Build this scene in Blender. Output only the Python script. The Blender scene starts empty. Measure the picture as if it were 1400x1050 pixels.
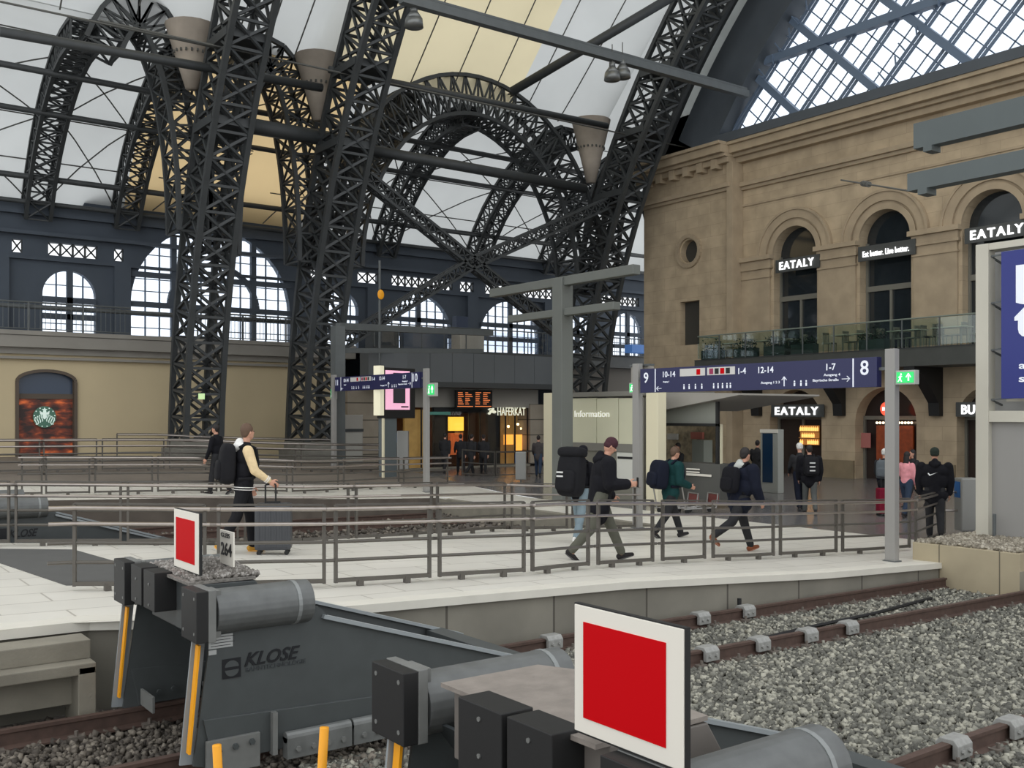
import bpy, bmesh, math, random
import numpy as np
from mathutils import Vector, Matrix, Euler
random.seed(7)
C = bpy.context.scene.collection
sc = bpy.context.scene
PI = math.pi
# ------------------------------------------------------------ camera, world, exposure
CZ = 2.65
cam_d = bpy.data.cameras.new('camera'); cam = bpy.data.objects.new('camera', cam_d); C.objects.link(cam)
cam.location = (0, 0, CZ); cam.rotation_euler = (PI/2, 0, -math.atan2(.595, .804))
cam_d.sensor_width = 36; cam_d.lens = 36*1370/1400; cam_d.shift_y = 42/1400; cam_d.clip_end = 400; cam_d.clip_start = .05
sc.camera = cam
w = bpy.data.worlds.new('overcast'); sc.world = w; w.use_nodes = True
bgn = w.node_tree.nodes['Background']; bgn.inputs[0].default_value = (.95, .975, 1, 1); bgn.inputs[1].default_value = 2.2
sc.view_settings.view_transform = 'Standard'; sc.view_settings.look = 'None'; sc.view_settings.gamma = 1
sc.view_settings.use_curve_mapping = False
sc.view_settings.exposure = -0.52

# ------------------------------------------------------------ helpers: measuring from the photograph
F = 1370.; HX = 700.; HY = 567.
def ip(x, xs, ys):
    if x <= xs[0]: return ys[0]
    for i in range(1, len(xs)):
        if x <= xs[i]:
            t = (x-xs[i-1])/(xs[i]-xs[i-1]); return ys[i-1]*(1-t)+ys[i]*t
    return ys[-1]
def sm(t):
    t = max(0, min(1, t)); return t*t*(3-2*t)
def zf(u, v):
    h = ip(u, [-8, 1.65, 4.7, 9, 13, 16.4, 22, 40], [1.85, 1.95, 2.03, 2.17, 2.42, 2.55, 2.62, 2.65])
    h -= 0.65*sm((v-24)/10)*(1-sm((u-17)/8))*min(1, max(0, (h-1.5)/.8))
    return CZ-h
def railz(u): return ip(u, [-5, 8, 16], [.02, .01, -.11])
def P(px, py, d):
    X = (px-HX)/F*d
    return Vector((.804*X+.595*d, -.595*X+.804*d, CZ+(HY-py)/F*d))
def PV(px, py, v):
    return P(px, py, v/(.804-.595*(px-HX)/F))
def PU(px, py, u):
    return P(px, py, u/(.595+.804*(px-HX)/F))

# ------------------------------------------------------------ helpers: materials
MATS = {}
def mat(name, col, rough=.6, metal=0., var=0., scale=8., emit=None, estr=1., bump=0., bscale=40., alpha=None, spec=.5):
    if name in MATS: return MATS[name]
    m = bpy.data.materials.new(name); m.use_nodes = True; nt = m.node_tree
    b = nt.nodes['Principled BSDF']
    b.inputs['Base Color'].default_value = (*col, 1); b.inputs['Roughness'].default_value = rough; b.inputs['Metallic'].default_value = metal
    b.inputs['Specular IOR Level'].default_value = spec
    if var or bump:
        tc = nt.nodes.new('ShaderNodeTexCoord')
    if var:
        n = nt.nodes.new('ShaderNodeTexNoise'); n.inputs['Scale'].default_value = scale; n.inputs['Detail'].default_value = 6
        nt.links.new(tc.outputs['Object'], n.inputs['Vector'])
        r = nt.nodes.new('ShaderNodeMapRange'); r.inputs[1].default_value = .3; r.inputs[2].default_value = .7
        r.inputs[3].default_value = 1-var; r.inputs[4].default_value = 1+var
        nt.links.new(n.outputs['Fac'], r.inputs[0])
        mx = nt.nodes.new('ShaderNodeVectorMath'); mx.operation = 'SCALE'; mx.inputs[0].default_value = col
        nt.links.new(r.outputs[0], mx.inputs['Scale']); nt.links.new(mx.outputs[0], b.inputs['Base Color'])
    if bump:
        n2 = nt.nodes.new('ShaderNodeTexNoise'); n2.inputs['Scale'].default_value = bscale; n2.inputs['Detail'].default_value = 5
        nt.links.new(tc.outputs['Object'], n2.inputs['Vector'])
        bp = nt.nodes.new('ShaderNodeBump'); bp.inputs['Strength'].default_value = bump; bp.inputs['Distance'].default_value = .02
        nt.links.new(n2.outputs['Fac'], bp.inputs['Height']); nt.links.new(bp.outputs[0], b.inputs['Normal'])
    if emit:
        b.inputs['Emission Color'].default_value = (*emit, 1); b.inputs['Emission Strength'].default_value = estr
    MATS[name] = m; return m
def s2l(r, g, b):
    f = lambda c: (c/255/12.92 if c/255 <= .04045 else ((c/255+.055)/1.055)**2.4)
    return (f(r), f(g), f(b))
def brickmat(name, col, bw, bh, mortar, mcol, axis, var=.06, rough=.7, offset=.5, big=.15, spec=.5):
    m = bpy.data.materials.new(name); m.use_nodes = True; nt = m.node_tree; b = nt.nodes['Principled BSDF']
    tc = nt.nodes.new('ShaderNodeTexCoord'); sp = nt.nodes.new('ShaderNodeSeparateXYZ'); cb = nt.nodes.new('ShaderNodeCombineXYZ')
    nt.links.new(tc.outputs['Object'], sp.inputs[0])
    a, c = {'u': ('Y', 'Z'), 'v': ('X', 'Z'), 'z': ('X', 'Y')}[axis]
    nt.links.new(sp.outputs[a], cb.inputs[0])
    ofs = nt.nodes.new('ShaderNodeMath'); ofs.operation = 'ADD'; ofs.inputs[1].default_value = bh/2 if bh > 2 else 0.
    nt.links.new(sp.outputs[c], ofs.inputs[0]); nt.links.new(ofs.outputs[0], cb.inputs[1])
    br = nt.nodes.new('ShaderNodeTexBrick'); br.offset = offset
    br.inputs['Scale'].default_value = 1; br.inputs['Brick Width'].default_value = bw; br.inputs['Row Height'].default_value = bh
    br.inputs['Mortar Size'].default_value = mortar; br.inputs['Mortar Smooth'].default_value = .2
    br.inputs['Color1'].default_value = (*[x*(1-var) for x in col], 1); br.inputs['Color2'].default_value = (*[x*(1+var) for x in col], 1)
    br.inputs['Mortar'].default_value = (*mcol, 1)
    nt.links.new(cb.outputs[0], br.inputs['Vector'])
    n = nt.nodes.new('ShaderNodeTexNoise'); n.inputs['Scale'].default_value = 1.3; n.inputs['Detail'].default_value = 8
    nt.links.new(tc.outputs['Object'], n.inputs['Vector'])
    r = nt.nodes.new('ShaderNodeMapRange'); r.inputs[1].default_value = .3; r.inputs[2].default_value = .7; r.inputs[3].default_value = 1-big; r.inputs[4].default_value = 1+big
    nt.links.new(n.outputs['Fac'], r.inputs[0])
    mx = nt.nodes.new('ShaderNodeVectorMath'); mx.operation = 'SCALE'
    nt.links.new(br.outputs['Color'], mx.inputs[0]); nt.links.new(r.outputs[0], mx.inputs['Scale']); nt.links.new(mx.outputs[0], b.inputs['Base Color'])
    b.inputs['Roughness'].default_value = rough; b.inputs['Specular IOR Level'].default_value = spec
    MATS[name] = m; return m
def glassmat(name, col, refl=.25, dark=None):
    m = bpy.data.materials.new(name); m.use_nodes = True; nt = m.node_tree
    for n in list(nt.nodes): nt.nodes.remove(n)
    o = nt.nodes.new('ShaderNodeOutputMaterial'); t = nt.nodes.new('ShaderNodeBsdfTransparent'); t.inputs[0].default_value = (*col, 1)
    g = nt.nodes.new('ShaderNodeBsdfGlossy'); g.inputs['Roughness'].default_value = .03
    mx = nt.nodes.new('ShaderNodeMixShader'); mx.inputs[0].default_value = refl
    nt.links.new(t.outputs[0], mx.inputs[1]); nt.links.new(g.outputs[0], mx.inputs[2]); nt.links.new(mx.outputs[0], o.inputs[0])
    MATS[name] = m; return m
def membranemat(name, col, amount=.5):
    m = bpy.data.materials.new(name); m.use_nodes = True; nt = m.node_tree
    for n in list(nt.nodes): nt.nodes.remove(n)
    o = nt.nodes.new('ShaderNodeOutputMaterial'); t = nt.nodes.new('ShaderNodeBsdfTranslucent'); d = nt.nodes.new('ShaderNodeBsdfDiffuse')
    tc = nt.nodes.new('ShaderNodeTexCoord'); wv = nt.nodes.new('ShaderNodeTexNoise'); wv.inputs['Scale'].default_value = .35; wv.inputs['Detail'].default_value = 5
    nt.links.new(tc.outputs['Object'], wv.inputs['Vector'])
    r = nt.nodes.new('ShaderNodeMapRange'); r.inputs[1].default_value = .3; r.inputs[2].default_value = .7; r.inputs[3].default_value = .93; r.inputs[4].default_value = 1.04
    nt.links.new(wv.outputs['Fac'], r.inputs[0])
    mx = nt.nodes.new('ShaderNodeVectorMath'); mx.operation = 'SCALE'; mx.inputs[0].default_value = col
    nt.links.new(r.outputs[0], mx.inputs['Scale'])
    nt.links.new(mx.outputs[0], t.inputs[0]); nt.links.new(mx.outputs[0], d.inputs[0])
    a = nt.nodes.new('ShaderNodeMixShader'); a.inputs[0].default_value = amount
    nt.links.new(d.outputs[0], a.inputs[1]); nt.links.new(t.outputs[0], a.inputs[2]); nt.links.new(a.outputs[0], o.inputs[0])
    MATS[name] = m; return m
STEEL = mat('dark_steel', s2l(54, 57, 58), .55, .0, .12, 3)
STEEL2 = mat('grey_steel', s2l(88, 92, 92), .5, .0, .08, 3)
GREYP = mat('grey_paint', s2l(128, 128, 126), .5, 0, .04, 3)
RAILM = mat('rail_steel', s2l(158, 150, 144), .3, .85, .08, 10)
CONC = mat('concrete', s2l(132, 127, 114), .85, 0, .16, 2.2, bump=.2)
CONCL = mat('light_concrete', s2l(186, 176, 150), .85, 0, .1, 2.2, bump=.2)
TILE = brickmat('white_tile', s2l(221, 217, 206), 1.2, .6, .012, s2l(178, 172, 160), 'z', .03, .35, .5, .04)
GRAN = brickmat('dark_granite', s2l(112, 110, 110), .9, .9, .01, s2l(86, 84, 84), 'z', .05, .22, 0, .08)
ASPH = mat('asphalt', s2l(112, 103, 93), .8, 0, .1, 1.5)
ASPH2 = mat('rubber_strip', s2l(84, 84, 82), .75, 0, .05, 3)
SAND = brickmat('sandstone', s2l(176, 158, 131), 1.5, .55, .006, s2l(148, 132, 109), 'u', .05, .85, .5, .16)
SANDT = mat('sandstone_trim', s2l(165, 148, 123), .85, 0, .12, 1.5, bump=.15, bscale=12)
CREAMW = mat('cream_wall', s2l(196, 180, 146), .85, 0, .04, .5)
GREYW = mat('grey_band', s2l(142, 138, 130), .8, 0, .08, 1)
DARKW = mat('dark_wall', s2l(74, 82, 92), .8, 0, .08, 1)
MEMW = membranemat('white_membrane', (.585, .60, .59), .52)
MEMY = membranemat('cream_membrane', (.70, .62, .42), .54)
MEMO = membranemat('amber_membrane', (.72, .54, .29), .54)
PANE = glassmat('clear_pane', (.93, .96, 1), .06)
DGLASS = mat('dark_glass', s2l(34, 40, 44), .06, 0, spec=.9)
BLACK = mat('black_rubber', s2l(23, 23, 23), .6, 0, .1, 20)
STOPG = mat('buffer_grey', s2l(70, 74, 74), .5, 0, .07, 6)
STOPL = mat('buffer_light_grey', s2l(112, 113, 110), .5, 0, .1, 8)
DUST = mat('dusty_plate', s2l(132, 124, 116), .85, 0, .14, 9, bump=.2)
RUST = mat('rusty_rail', s2l(86, 68, 60), .7, .2, .18, 12)
WHITE = mat('white_paint', s2l(228, 223, 211), .6, spec=.2)
RED = mat('signal_red', s2l(196, 0, 12), .6, spec=.1)
YEL = mat('yellow_paint', s2l(242, 164, 18), .5, 0, .05, 6)
NAVY = mat('navy_sign', s2l(30, 33, 78), .4)
BLUEB = mat('blue_banner', s2l(48, 56, 128), .6)
CREAMP = mat('cream_panel', s2l(226, 218, 188), .6)
GLOWW = mat('glow_white', (1, 1, 1), .5, emit=(1, 1, 1), estr=1.5)
WTXT = mat('white_lettering', s2l(235, 238, 245), .5, emit=(.8, .85, 1), estr=.25)
GREEN = mat('exit_green', s2l(20, 170, 70), .5, emit=(.05, .85, .25), estr=.9)
SKIN = mat('skin', s2l(196, 146, 122), .6)
HAIRD = mat('dark_hair', s2l(34, 28, 26), .7)
HAIRB = mat('brown_hair', s2l(92, 70, 54), .7)

# ------------------------------------------------------------ helpers: meshes and objects
class MB:
    def __init__(s): s.v = []; s.f = []; s.m = []; s.cm = 0
    def add(s, vs, fs):
        n = len(s.v); s.v += [tuple(x) for x in vs]; s.f += [tuple(i+n for i in f) for f in fs]; s.m += [s.cm]*len(fs); return s
    def box(s, x0, x1, y0, y1, z0, z1):
        return s.add([(x0,y0,z0),(x1,y0,z0),(x1,y1,z0),(x0,y1,z0),(x0,y0,z1),(x1,y0,z1),(x1,y1,z1),(x0,y1,z1)],
                     [(0,3,2,1),(4,5,6,7),(0,1,5,4),(1,2,6,5),(2,3,7,6),(3,0,4,7)])
    def cbox(s, c, sx, sy, sz): return s.box(c[0]-sx/2, c[0]+sx/2, c[1]-sy/2, c[1]+sy/2, c[2]-sz/2, c[2]+sz/2)
    def bar(s, p, q, w, h=None, up=(0,0,1)):
        h = h or w; p = Vector(p); q = Vector(q); d = (q-p)
        if d.length < 1e-5: return s
        d.normalize(); up = Vector(up)
        if abs(d.dot(up)) > .98: up = Vector((1,0,0))
        a = d.cross(up).normalized()*(w/2); b = a.cross(d).normalized()*(h/2)
        return s.add([p-a-b, p+a-b, p+a+b, p-a+b, q-a-b, q+a-b, q+a+b, q-a+b],
                     [(0,3,2,1),(4,5,6,7),(0,1,5,4),(1,2,6,5),(2,3,7,6),(3,0,4,7)])
    def cone(s, p, q, r1, r2=None, n=8, cap=True):
        r2 = r1 if r2 is None else r2; p = Vector(p); q = Vector(q); d = (q-p)
        if d.length < 1e-6: return s
        d.normalize(); up = Vector((0,0,1)) if abs(d.z) < .9 else Vector((1,0,0))
        a = d.cross(up).normalized(); b = d.cross(a)
        vs = []
        for (c, r) in ((p, r1), (q, r2)):
            for i in range(n):
                t = 2*PI*i/n; vs.append(c+a*math.cos(t)*r+b*math.sin(t)*r)
        fs = [(i, (i+1) % n, n+(i+1) % n, n+i) for i in range(n)]
        if cap: fs += [tuple(range(n-1, -1, -1)), tuple(range(n, 2*n))]
        return s.add(vs, fs)
    def path(s, pts, r, n=6):
        for a, b in zip(pts, pts[1:]): s.cone(a, b, r, r, n)
        return s
    def ell(s, c, rx, ry=None, rz=None, n=12, m=8, M=None):
        ry = ry or rx; rz = rz or rx; vs = []; fs = []
        for j in range(m+1):
            th = PI*j/m
            for i in range(n):
                ph = 2*PI*i/n; p = Vector((rx*math.sin(th)*math.cos(ph), ry*math.sin(th)*math.sin(ph), rz*math.cos(th)))
                if M: p = M @ p
                vs.append(p+Vector(c))
        for j in range(m):
            for i in range(n): fs.append((j*n+i, (j+1)*n+i, (j+1)*n+(i+1) % n, j*n+(i+1) % n))
        return s.add(vs, fs)
    def prism(s, poly, fn, d0, d1):     # poly of 2-D points, fn(a,b,d) -> point
        n = len(poly); vs = [fn(a, b, d0) for a, b in poly]+[fn(a, b, d1) for a, b in poly]
        fs = [tuple(range(n)), tuple(range(2*n-1, n-1, -1))]+[(i, n+i, n+(i+1) % n, (i+1) % n) for i in range(n)]
        return s.add(vs, fs)
    def grid(s, nu, nv, fn, closed=False):
        vs = [fn(i/(nu), j/(nv)) for j in range(nv+1) for i in range(nu+1)]
        return s.add(vs, [(j*(nu+1)+i, j*(nu+1)+i+1, (j+1)*(nu+1)+i+1, (j+1)*(nu+1)+i) for j in range(nv) for i in range(nu)])
    def build(s, name, m, parent=None, smooth=False, bevel=0):
        me = bpy.data.meshes.new(name); me.from_pydata(s.v, [], s.f)
        ms = m if isinstance(m, (list, tuple)) else [m]
        for x in ms: me.materials.append(x)
        if len(ms) > 1: me.polygons.foreach_set('material_index', s.m)
        bm = bmesh.new(); bm.from_mesh(me); bmesh.ops.recalc_face_normals(bm, faces=bm.faces)
        if bevel: bmesh.ops.bevel(bm, geom=bm.edges[:], offset=bevel, segments=2, affect='EDGES', profile=.6, clamp_overlap=True)
        bm.to_mesh(me); bm.free()
        if smooth: me.polygons.foreach_set('use_smooth', [True]*len(me.polygons))
        o = bpy.data.objects.new(name, me); C.objects.link(o)
        if parent: o.parent = parent
        return o
def tag(o, label=None, cat=None, group=None, kind=None):
    if label: o['label'] = label
    if cat: o['category'] = cat
    if group: o['group'] = group
    if kind: o['kind'] = kind
    return o
def struct(o, label=None):
    o['kind'] = 'structure'
    if label: o['label'] = label
    return o
def thing(name, label, cat, loc=(0,0,0), rz=0, group=None):
    o = bpy.data.objects.new(name, None); C.objects.link(o); o.location = loc; o.rotation_euler = (0,0,rz); o.empty_display_size = .2
    return tag(o, label, cat, group)
def text(name, s, m, h, loc, face='-u', width=None, parent=None, ext=.01, shear=0, bold=0, align='LEFT', spacing=1.):
    cu = bpy.data.curves.new(name, 'FONT'); cu.body = s; cu.size = 1; cu.extrude = 0; cu.offset = bold; cu.shear = shear; cu.space_character = spacing
    cu.resolution_u = 3
    o = bpy.data.objects.new(name, cu); C.objects.link(o)
    dg = bpy.context.evaluated_depsgraph_get(); dg.update(); me = bpy.data.meshes.new_from_object(o.evaluated_get(dg))
    C.objects.unlink(o); bpy.data.objects.remove(o)
    n = len(me.vertices); co = np.zeros(n*3); me.vertices.foreach_get('co', co); co = co.reshape(-1, 3)
    if n == 0: return None
    sy = h/.7; x0 = co[:,0].min(); x1 = co[:,0].max(); sx = (width/(x1-x0)) if width else sy
    x = (co[:,0]-x0)*sx
    if align == 'CENTER': x -= (x1-x0)*sx/2
    y = co[:,1]*sy
    loc = Vector(loc)
    if face == '-u': R = (Vector((0,-1,0)), Vector((0,0,1)), Vector((-1,0,0)))
    elif face == '-v': R = (Vector((1,0,0)), Vector((0,0,1)), Vector((0,-1,0)))
    else: R = face
    vs = [loc+R[0]*a+R[1]*b+R[2]*.0 for a, b in zip(x, y)]
    fs = [tuple(p.vertices) for p in me.polygons]
    b = MB(); b.add(vs, fs)
    # give the letters a body
    k = len(vs); b.v += [tuple(Vector(p)+R[2]*ext) for p in vs]
    b.f += [tuple(i+k for i in f) for f in fs]; b.m += [0]*len(fs)
    ec = {}
    for f in fs:
        for i in range(len(f)):
            e = (f[i], f[(i+1) % len(f)]); kx = tuple(sorted(e)); ec[kx] = None if kx in ec else e
    for e in ec.values():
        if e: b.f.append((e[0], e[1], e[1]+k, e[0]+k)); b.m.append(0)
    bpy.data.meshes.remove(me)
    ob = b.build(name, m, None)
    if parent:
        ob.parent = parent; ob.matrix_parent_inverse = Matrix.Translation(parent.location).inverted() if parent.location.length else Matrix()
        if parent.rotation_euler.z: ob.matrix_parent_inverse = (Matrix.Translation(parent.location) @ Matrix.Rotation(parent.rotation_euler.z, 4, 'Z')).inverted()
        # bake so the part sits in its parent's frame
        ob.data.transform(ob.matrix_parent_inverse); ob.matrix_parent_inverse = Matrix()
    return ob
def rep(name, mb, m, parent, offs, smooth=False, bevel=0):
    first = mb.build(name, m, parent, smooth, bevel)
    for k, o_ in enumerate(offs):
        o = first if k == 0 else first.copy()
        if k: C.objects.link(o)
        o.location = o_
    return first
def inworld(ob, parent):     # parent an object modelled in world coordinates
    M = (Matrix.Translation(parent.location) @ Matrix.Rotation(parent.rotation_euler.z, 4, 'Z')).inverted()
    ob.data.transform(M); ob.parent = parent; return ob
def holed(name, outline, holes, fn, d0, d1, m, parent=None):
    """wall with openings; outline and holes in (a,b); fn(a,b,d) -> point"""
    cu = bpy.data.curves.new(name, 'CURVE'); cu.dimensions = '2D'; cu.fill_mode = 'BOTH'
    for pl in [outline]+holes:
        sp = cu.splines.new('POLY'); sp.points.add(len(pl)-1)
        for i, (a, b) in enumerate(pl): sp.points[i].co = (a, b, 0, 1)
        sp.use_cyclic_u = True
    o = bpy.data.objects.new(name, cu); C.objects.link(o)
    dg = bpy.context.evaluated_depsgraph_get(); dg.update(); me = bpy.data.meshes.new_from_object(o.evaluated_get(dg))
    C.objects.unlink(o); bpy.data.objects.remove(o)
    b = MB(); co = [v.co.copy() for v in me.vertices]; fs = [tuple(p.vertices) for p in me.polygons]
    n = len(co); b.v = [tuple(fn(p.x, p.y, d0)) for p in co]+[tuple(fn(p.x, p.y, d1)) for p in co]
    b.f = fs+[tuple(i+n for i in f) for f in fs]; b.m = [0]*len(b.f)
    for pl in [outline]+holes:
        k = len(b.v); q = len(pl)
        b.v += [tuple(fn(x, y, d0)) for x, y in pl]+[tuple(fn(x, y, d1)) for x, y in pl]
        for i in range(q): b.f.append((k+i, k+(i+1) % q, k+q+(i+1) % q, k+q+i)); b.m.append(0)
    bpy.data.meshes.remove(me)
    return b.build(name, m, parent)
def arcpts(c, r, a0, a1, n, cz=0): return [(c+r*math.cos(a0+(a1-a0)*i/n), cz+r*math.sin(a0+(a1-a0)*i/n)) for i in range(n+1)]
def archhole(c, wd, z0, ztop, n=16):
    r = wd/2; return [(c-r, z0), (c+r, z0)]+arcpts(c, r, 0, PI, n, ztop-r)
UV = lambda a, b, d: Vector((d, a, b))     # wall in a plane u = d
VV = lambda a, b, d: Vector((a, d, b))     # wall in a plane v = d

# ------------------------------------------------------------ floors, trenches, platforms
def r2v(u): return ip(u, [-4, 2.8, 4.35, 6.8, 8.85, 10.5, 11.75, 16], [17, 16.71, 16.04, 15.1, 15.18, 15.77, 16.4, 15.9])
def edgev(u): return ip(u, [-6, 1.67, 2.6, 2.9, 4.56, 16.1], [10.0, 10.04, 10.1, 9.85, 9.6, 9.4])
def patch(name, u0, u1, lo, hi, m, nu=40, nv=12, thick=.06, dz=0):
    b = MB()
    def fn(a, c):
        u = u0+(u1-u0)*a; l = lo(u) if callable(lo) else lo; h = hi(u) if callable(hi) else hi; v = l+(h-l)*c
        return (u, v, zf(u, v)+dz)
    b.grid(nu, nv, fn); return struct(b.build(name, m))
patch('floor', -6, 16.1, edgev, lambda u: r2v(u)+.45, TILE)
patch('floor_tiled_forecourt', 16.1, 19, 8, 25.5, TILE, 8, 20)
patch('floor_granite_concourse', 19, 60, -20, 48, GRAN, 24, 40)
patch('floor_right_concourse', 16.1, 19, -20, 8, GRAN, 4, 10)
patch('floor_far_platform', -25, 19, 25.5, 28.5, TILE, 40, 6)
patch('floor_far_asphalt', -25, 19, 28.5, 48, ASPH, 40, 24)
BALB = mat('ballast_base', s2l(96, 90, 84), .95, 0, .3, 14, bump=.6, bscale=30)
b = MB(); b.grid(30, 36, lambda a, c: (-12+28.2*a, -20+46*c, railz(-12+28.2*a)-.2)); struct(b.build('ground', BALB))
TRC = mat('trench_concrete', s2l(92, 84, 76), .9, 0, .2, 2)
def wallstrip(name, pts, top, bot, m, off=.25):
    b = MB()
    for (a, c) in zip(pts, pts[1:]):
        for (p, q) in (((a[0], a[1]), (c[0], c[1])),):
            z0, z1 = top(*p), top(*q)
            b.add([(p[0],p[1],bot(p[0])), (q[0],q[1],bot(q[0])), (q[0],q[1],z1), (p[0],p[1],z0),
                   (p[0],p[1]+off,bot(p[0])), (q[0],q[1]+off,bot(q[0])), (q[0],q[1]+off,z1), (p[0],p[1]+off,z0)],
                  [(0,1,2,3),(5,4,7,6),(0,3,7,4),(1,5,6,2),(3,2,6,7)])
    return struct(b.build(name, m))
us = [-6+22.1*i/34 for i in range(35)]
RETW = brickmat('concrete_panels', s2l(128, 124, 113), 1.55, 8, .018, s2l(84, 80, 72), 'v', .07, .85, 0, .14)
wallstrip('wall_platform_edge', [(u, edgev(u)+.06) for u in us], lambda u, v: zf(u, v)-.09, lambda u: railz(u)-.3, RETW)
b = MB()
for a, c in zip(us, us[1:]):
    za, zc = zf(a, edgev(a)), zf(c, edgev(c))
    b.add([(a,edgev(a),za-.09),(c,edgev(c),zc-.09),(c,edgev(c),zc+.004),(a,edgev(a),za+.004),(c,edgev(c)+.3,zc+.004),(a,edgev(a)+.3,za+.004),(a,edgev(a)+.1,za-.09),(c,edgev(c)+.1,zc-.09)],
          [(0,1,2,3),(3,2,4,5),(0,6,7,1)])
struct(b.build('trim_platform_edge', mat('pale_coping', s2l(214, 210, 198), .6, 0, .04, 3)))
wallstrip('wall_trench_near', [(u, r2v(u)+.2) for u in us], lambda u, v: zf(u, v)-.02, lambda u: railz(u)-.3, TRC)
wallstrip('wall_trench_far', [(u, 25.5) for u in us], lambda u, v: zf(u, v), lambda u: railz(u)-.3, TRC)
b = MB(); b.box(16.1, 16.35, 16.3, 25.6, -.8, .135); struct(b.build('wall_trench_end', CONC))
b = MB(); b.box(16.1, 16.35, -20, 8.07, -.8, .13); struct(b.build('wall_track_end', CONC))
# niche under the platform at the far left
b = MB(); b.box(-2.5, 2.35, 9.7, 9.95, .02, .4); b.box(2.2, 2.35, 9.45, 9.95, -.3, .4); b.box(-2.5, 2.35, 9.45, 9.72, .33, .43); b.box(-2.5, 2.35, 9.64, 9.98, .43, .6)
tag(b.build('concrete_ledge', CONC, bevel=.01), 'weathered concrete ledge and niche below the platform edge at far left', 'ledge')
b = MB()
q = [(2.2, 16.6), (3.6, 15.75), (4.05, 11.7), (2.75, 12.4)]
b.add([(x, y, zf(x, y)+.012) for x, y in q]+[(x, y, zf(x, y)-.01) for x, y in q], [(0,1,2,3),(4,7,6,5),(0,4,5,1),(1,5,6,2),(2,6,7,3),(3,7,4,0)])
tag(b.build('ramp_mat', ASPH2), 'dark grey walkway strip crossing the white tiles at left', 'mat')
# concrete block carrying the tall display
b = MB(); b.box(16.1, 20.5, 8.07, 9.95, -.5, .42)
tag(b.build('concrete_plinth', brickmat('plinth_concrete', s2l(172, 160, 134), 1.05, 4, .012, s2l(110, 102, 86), 'u', .05, .85, 0, .1), bevel=.012), 'beige concrete plinth with gravel top at the track end', 'plinth')
def stones(name, n, u0, u1, v0, v1, zfn, size, m, label, keep=None, seed=1):
    rng = np.random.default_rng(seed)
    u = rng.uniform(u0, u1, n); v = rng.uniform(v0, v1, n)
    if keep is not None:
        k = keep(u, v, rng); u = u[k]; v = v[k]
    n = len(u); base = np.array([(-1,-1,-1),(1,-1,-1),(1,1,-1),(-1,1,-1),(-1,-1,1),(1,-1,1),(1,1,1),(-1,1,1)], float)*.5
    sz = size*rng.uniform(.6, 1.35, (n,1,1))*rng.uniform(.55, 1.15, (n,1,3))
    pts = base[None]*(1+rng.uniform(-.42, .25, (n,8,3)))*sz
    q = rng.normal(size=(n,4)); q /= np.linalg.norm(q, axis=1)[:,None]
    a, bb, c, d = q.T
    R = np.stack([np.stack([1-2*(c*c+d*d), 2*(bb*c-a*d), 2*(bb*d+a*c)], 1), np.stack([2*(bb*c+a*d), 1-2*(bb*bb+d*d), 2*(c*d-a*bb)], 1), np.stack([2*(bb*d-a*c), 2*(c*d+a*bb), 1-2*(bb*bb+c*c)], 1)], 1)
    pts = np.einsum('nij,nkj->nki', R, pts)
    pts[:,:,0] += u[:,None]; pts[:,:,1] += v[:,None]; pts[:,:,2] += (zfn(u, v)+rng.uniform(-.3, .55, n)*size)[:,None]
    fb = np.array([(0,3,2,1),(4,5,6,7),(0,1,5,4),(1,2,6,5),(2,3,7,6),(3,0,4,7)])
    faces = (fb[None]+np.arange(n)[:,None,None]*8).reshape(-1)
    me = bpy.data.meshes.new(name); me.vertices.add(n*8); me.vertices.foreach_set('co', pts.reshape(-1))
    me.loops.add(n*24); me.loops.foreach_set('vertex_index', faces)
    me.polygons.add(n*6); me.polygons.foreach_set('loop_start', np.arange(n*6)*4); me.polygons.foreach_set('loop_total', np.full(n*6, 4))
    me.update(calc_edges=True); me.validate(); me.materials.append(m)
    o = bpy.data.objects.new(name, me); C.objects.link(o); return tag(o, label, 'gravel', None, 'stuff')
def stonemat(name, c0, c1, c2):
    m = bpy.data.materials.new(name); m.use_nodes = True; nt = m.node_tree; bs = nt.nodes['Principled BSDF']; bs.inputs['Roughness'].default_value = .8
    g = nt.nodes.new('ShaderNodeNewGeometry'); r = nt.nodes.new('ShaderNodeValToRGB')
    r.color_ramp.elements[0].color = (*c0, 1); r.color_ramp.elements[1].color = (*c2, 1); e = r.color_ramp.elements.new(.55); e.color = (*c1, 1)
    nt.links.new(g.outputs['Random Per Island'], r.inputs[0]); nt.links.new(r.outputs[0], bs.inputs['Base Color']); return m
SM = stonemat('ballast_stone', s2l(78, 77, 71), s2l(114, 113, 104), s2l(176, 173, 158))
SMD = stonemat('brown_ballast_stone', s2l(58, 52, 46), s2l(92, 85, 76), s2l(132, 124, 112))
def densk(u, v, rng):
    d = .595*u+.804*v; X = .804*u-.595*v; px = 700+1370*X/np.maximum(d, .1)
    return (d > 4) & (px > -40) & (px < 1440) & (rng.uniform(0, 1, len(u)) < np.clip((10/d)**1.6, .12, 1))
RZ = lambda u, v: np.interp(u, [-5, 8, 16], [.02, .01, -.11])-.185
stones('ballast', 125000, 1.5, 17, 2.2, 9.8, RZ, .046, SM, 'grey ballast stones covering the track bed', lambda u, v, r: densk(u, v, r) & ((u > 5.2) | (v < 7.4) | (v > 9.3)) & ~((u > 15.9) & (v > 7.9)), 2)
stones('dark_ballast', 34000, -6, 5.3, 5.0, 9.9, RZ, .045, SMD, 'brown dusty ballast around the buffer stops', lambda u, v, r: densk(u, v, r), 3)
stones('far_ballast', 15000, 2, 16, 16.8, 25, RZ, .08, SMD, 'dark ballast in the second track trench', lambda u, v, r: densk(u, v, r), 4)
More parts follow.
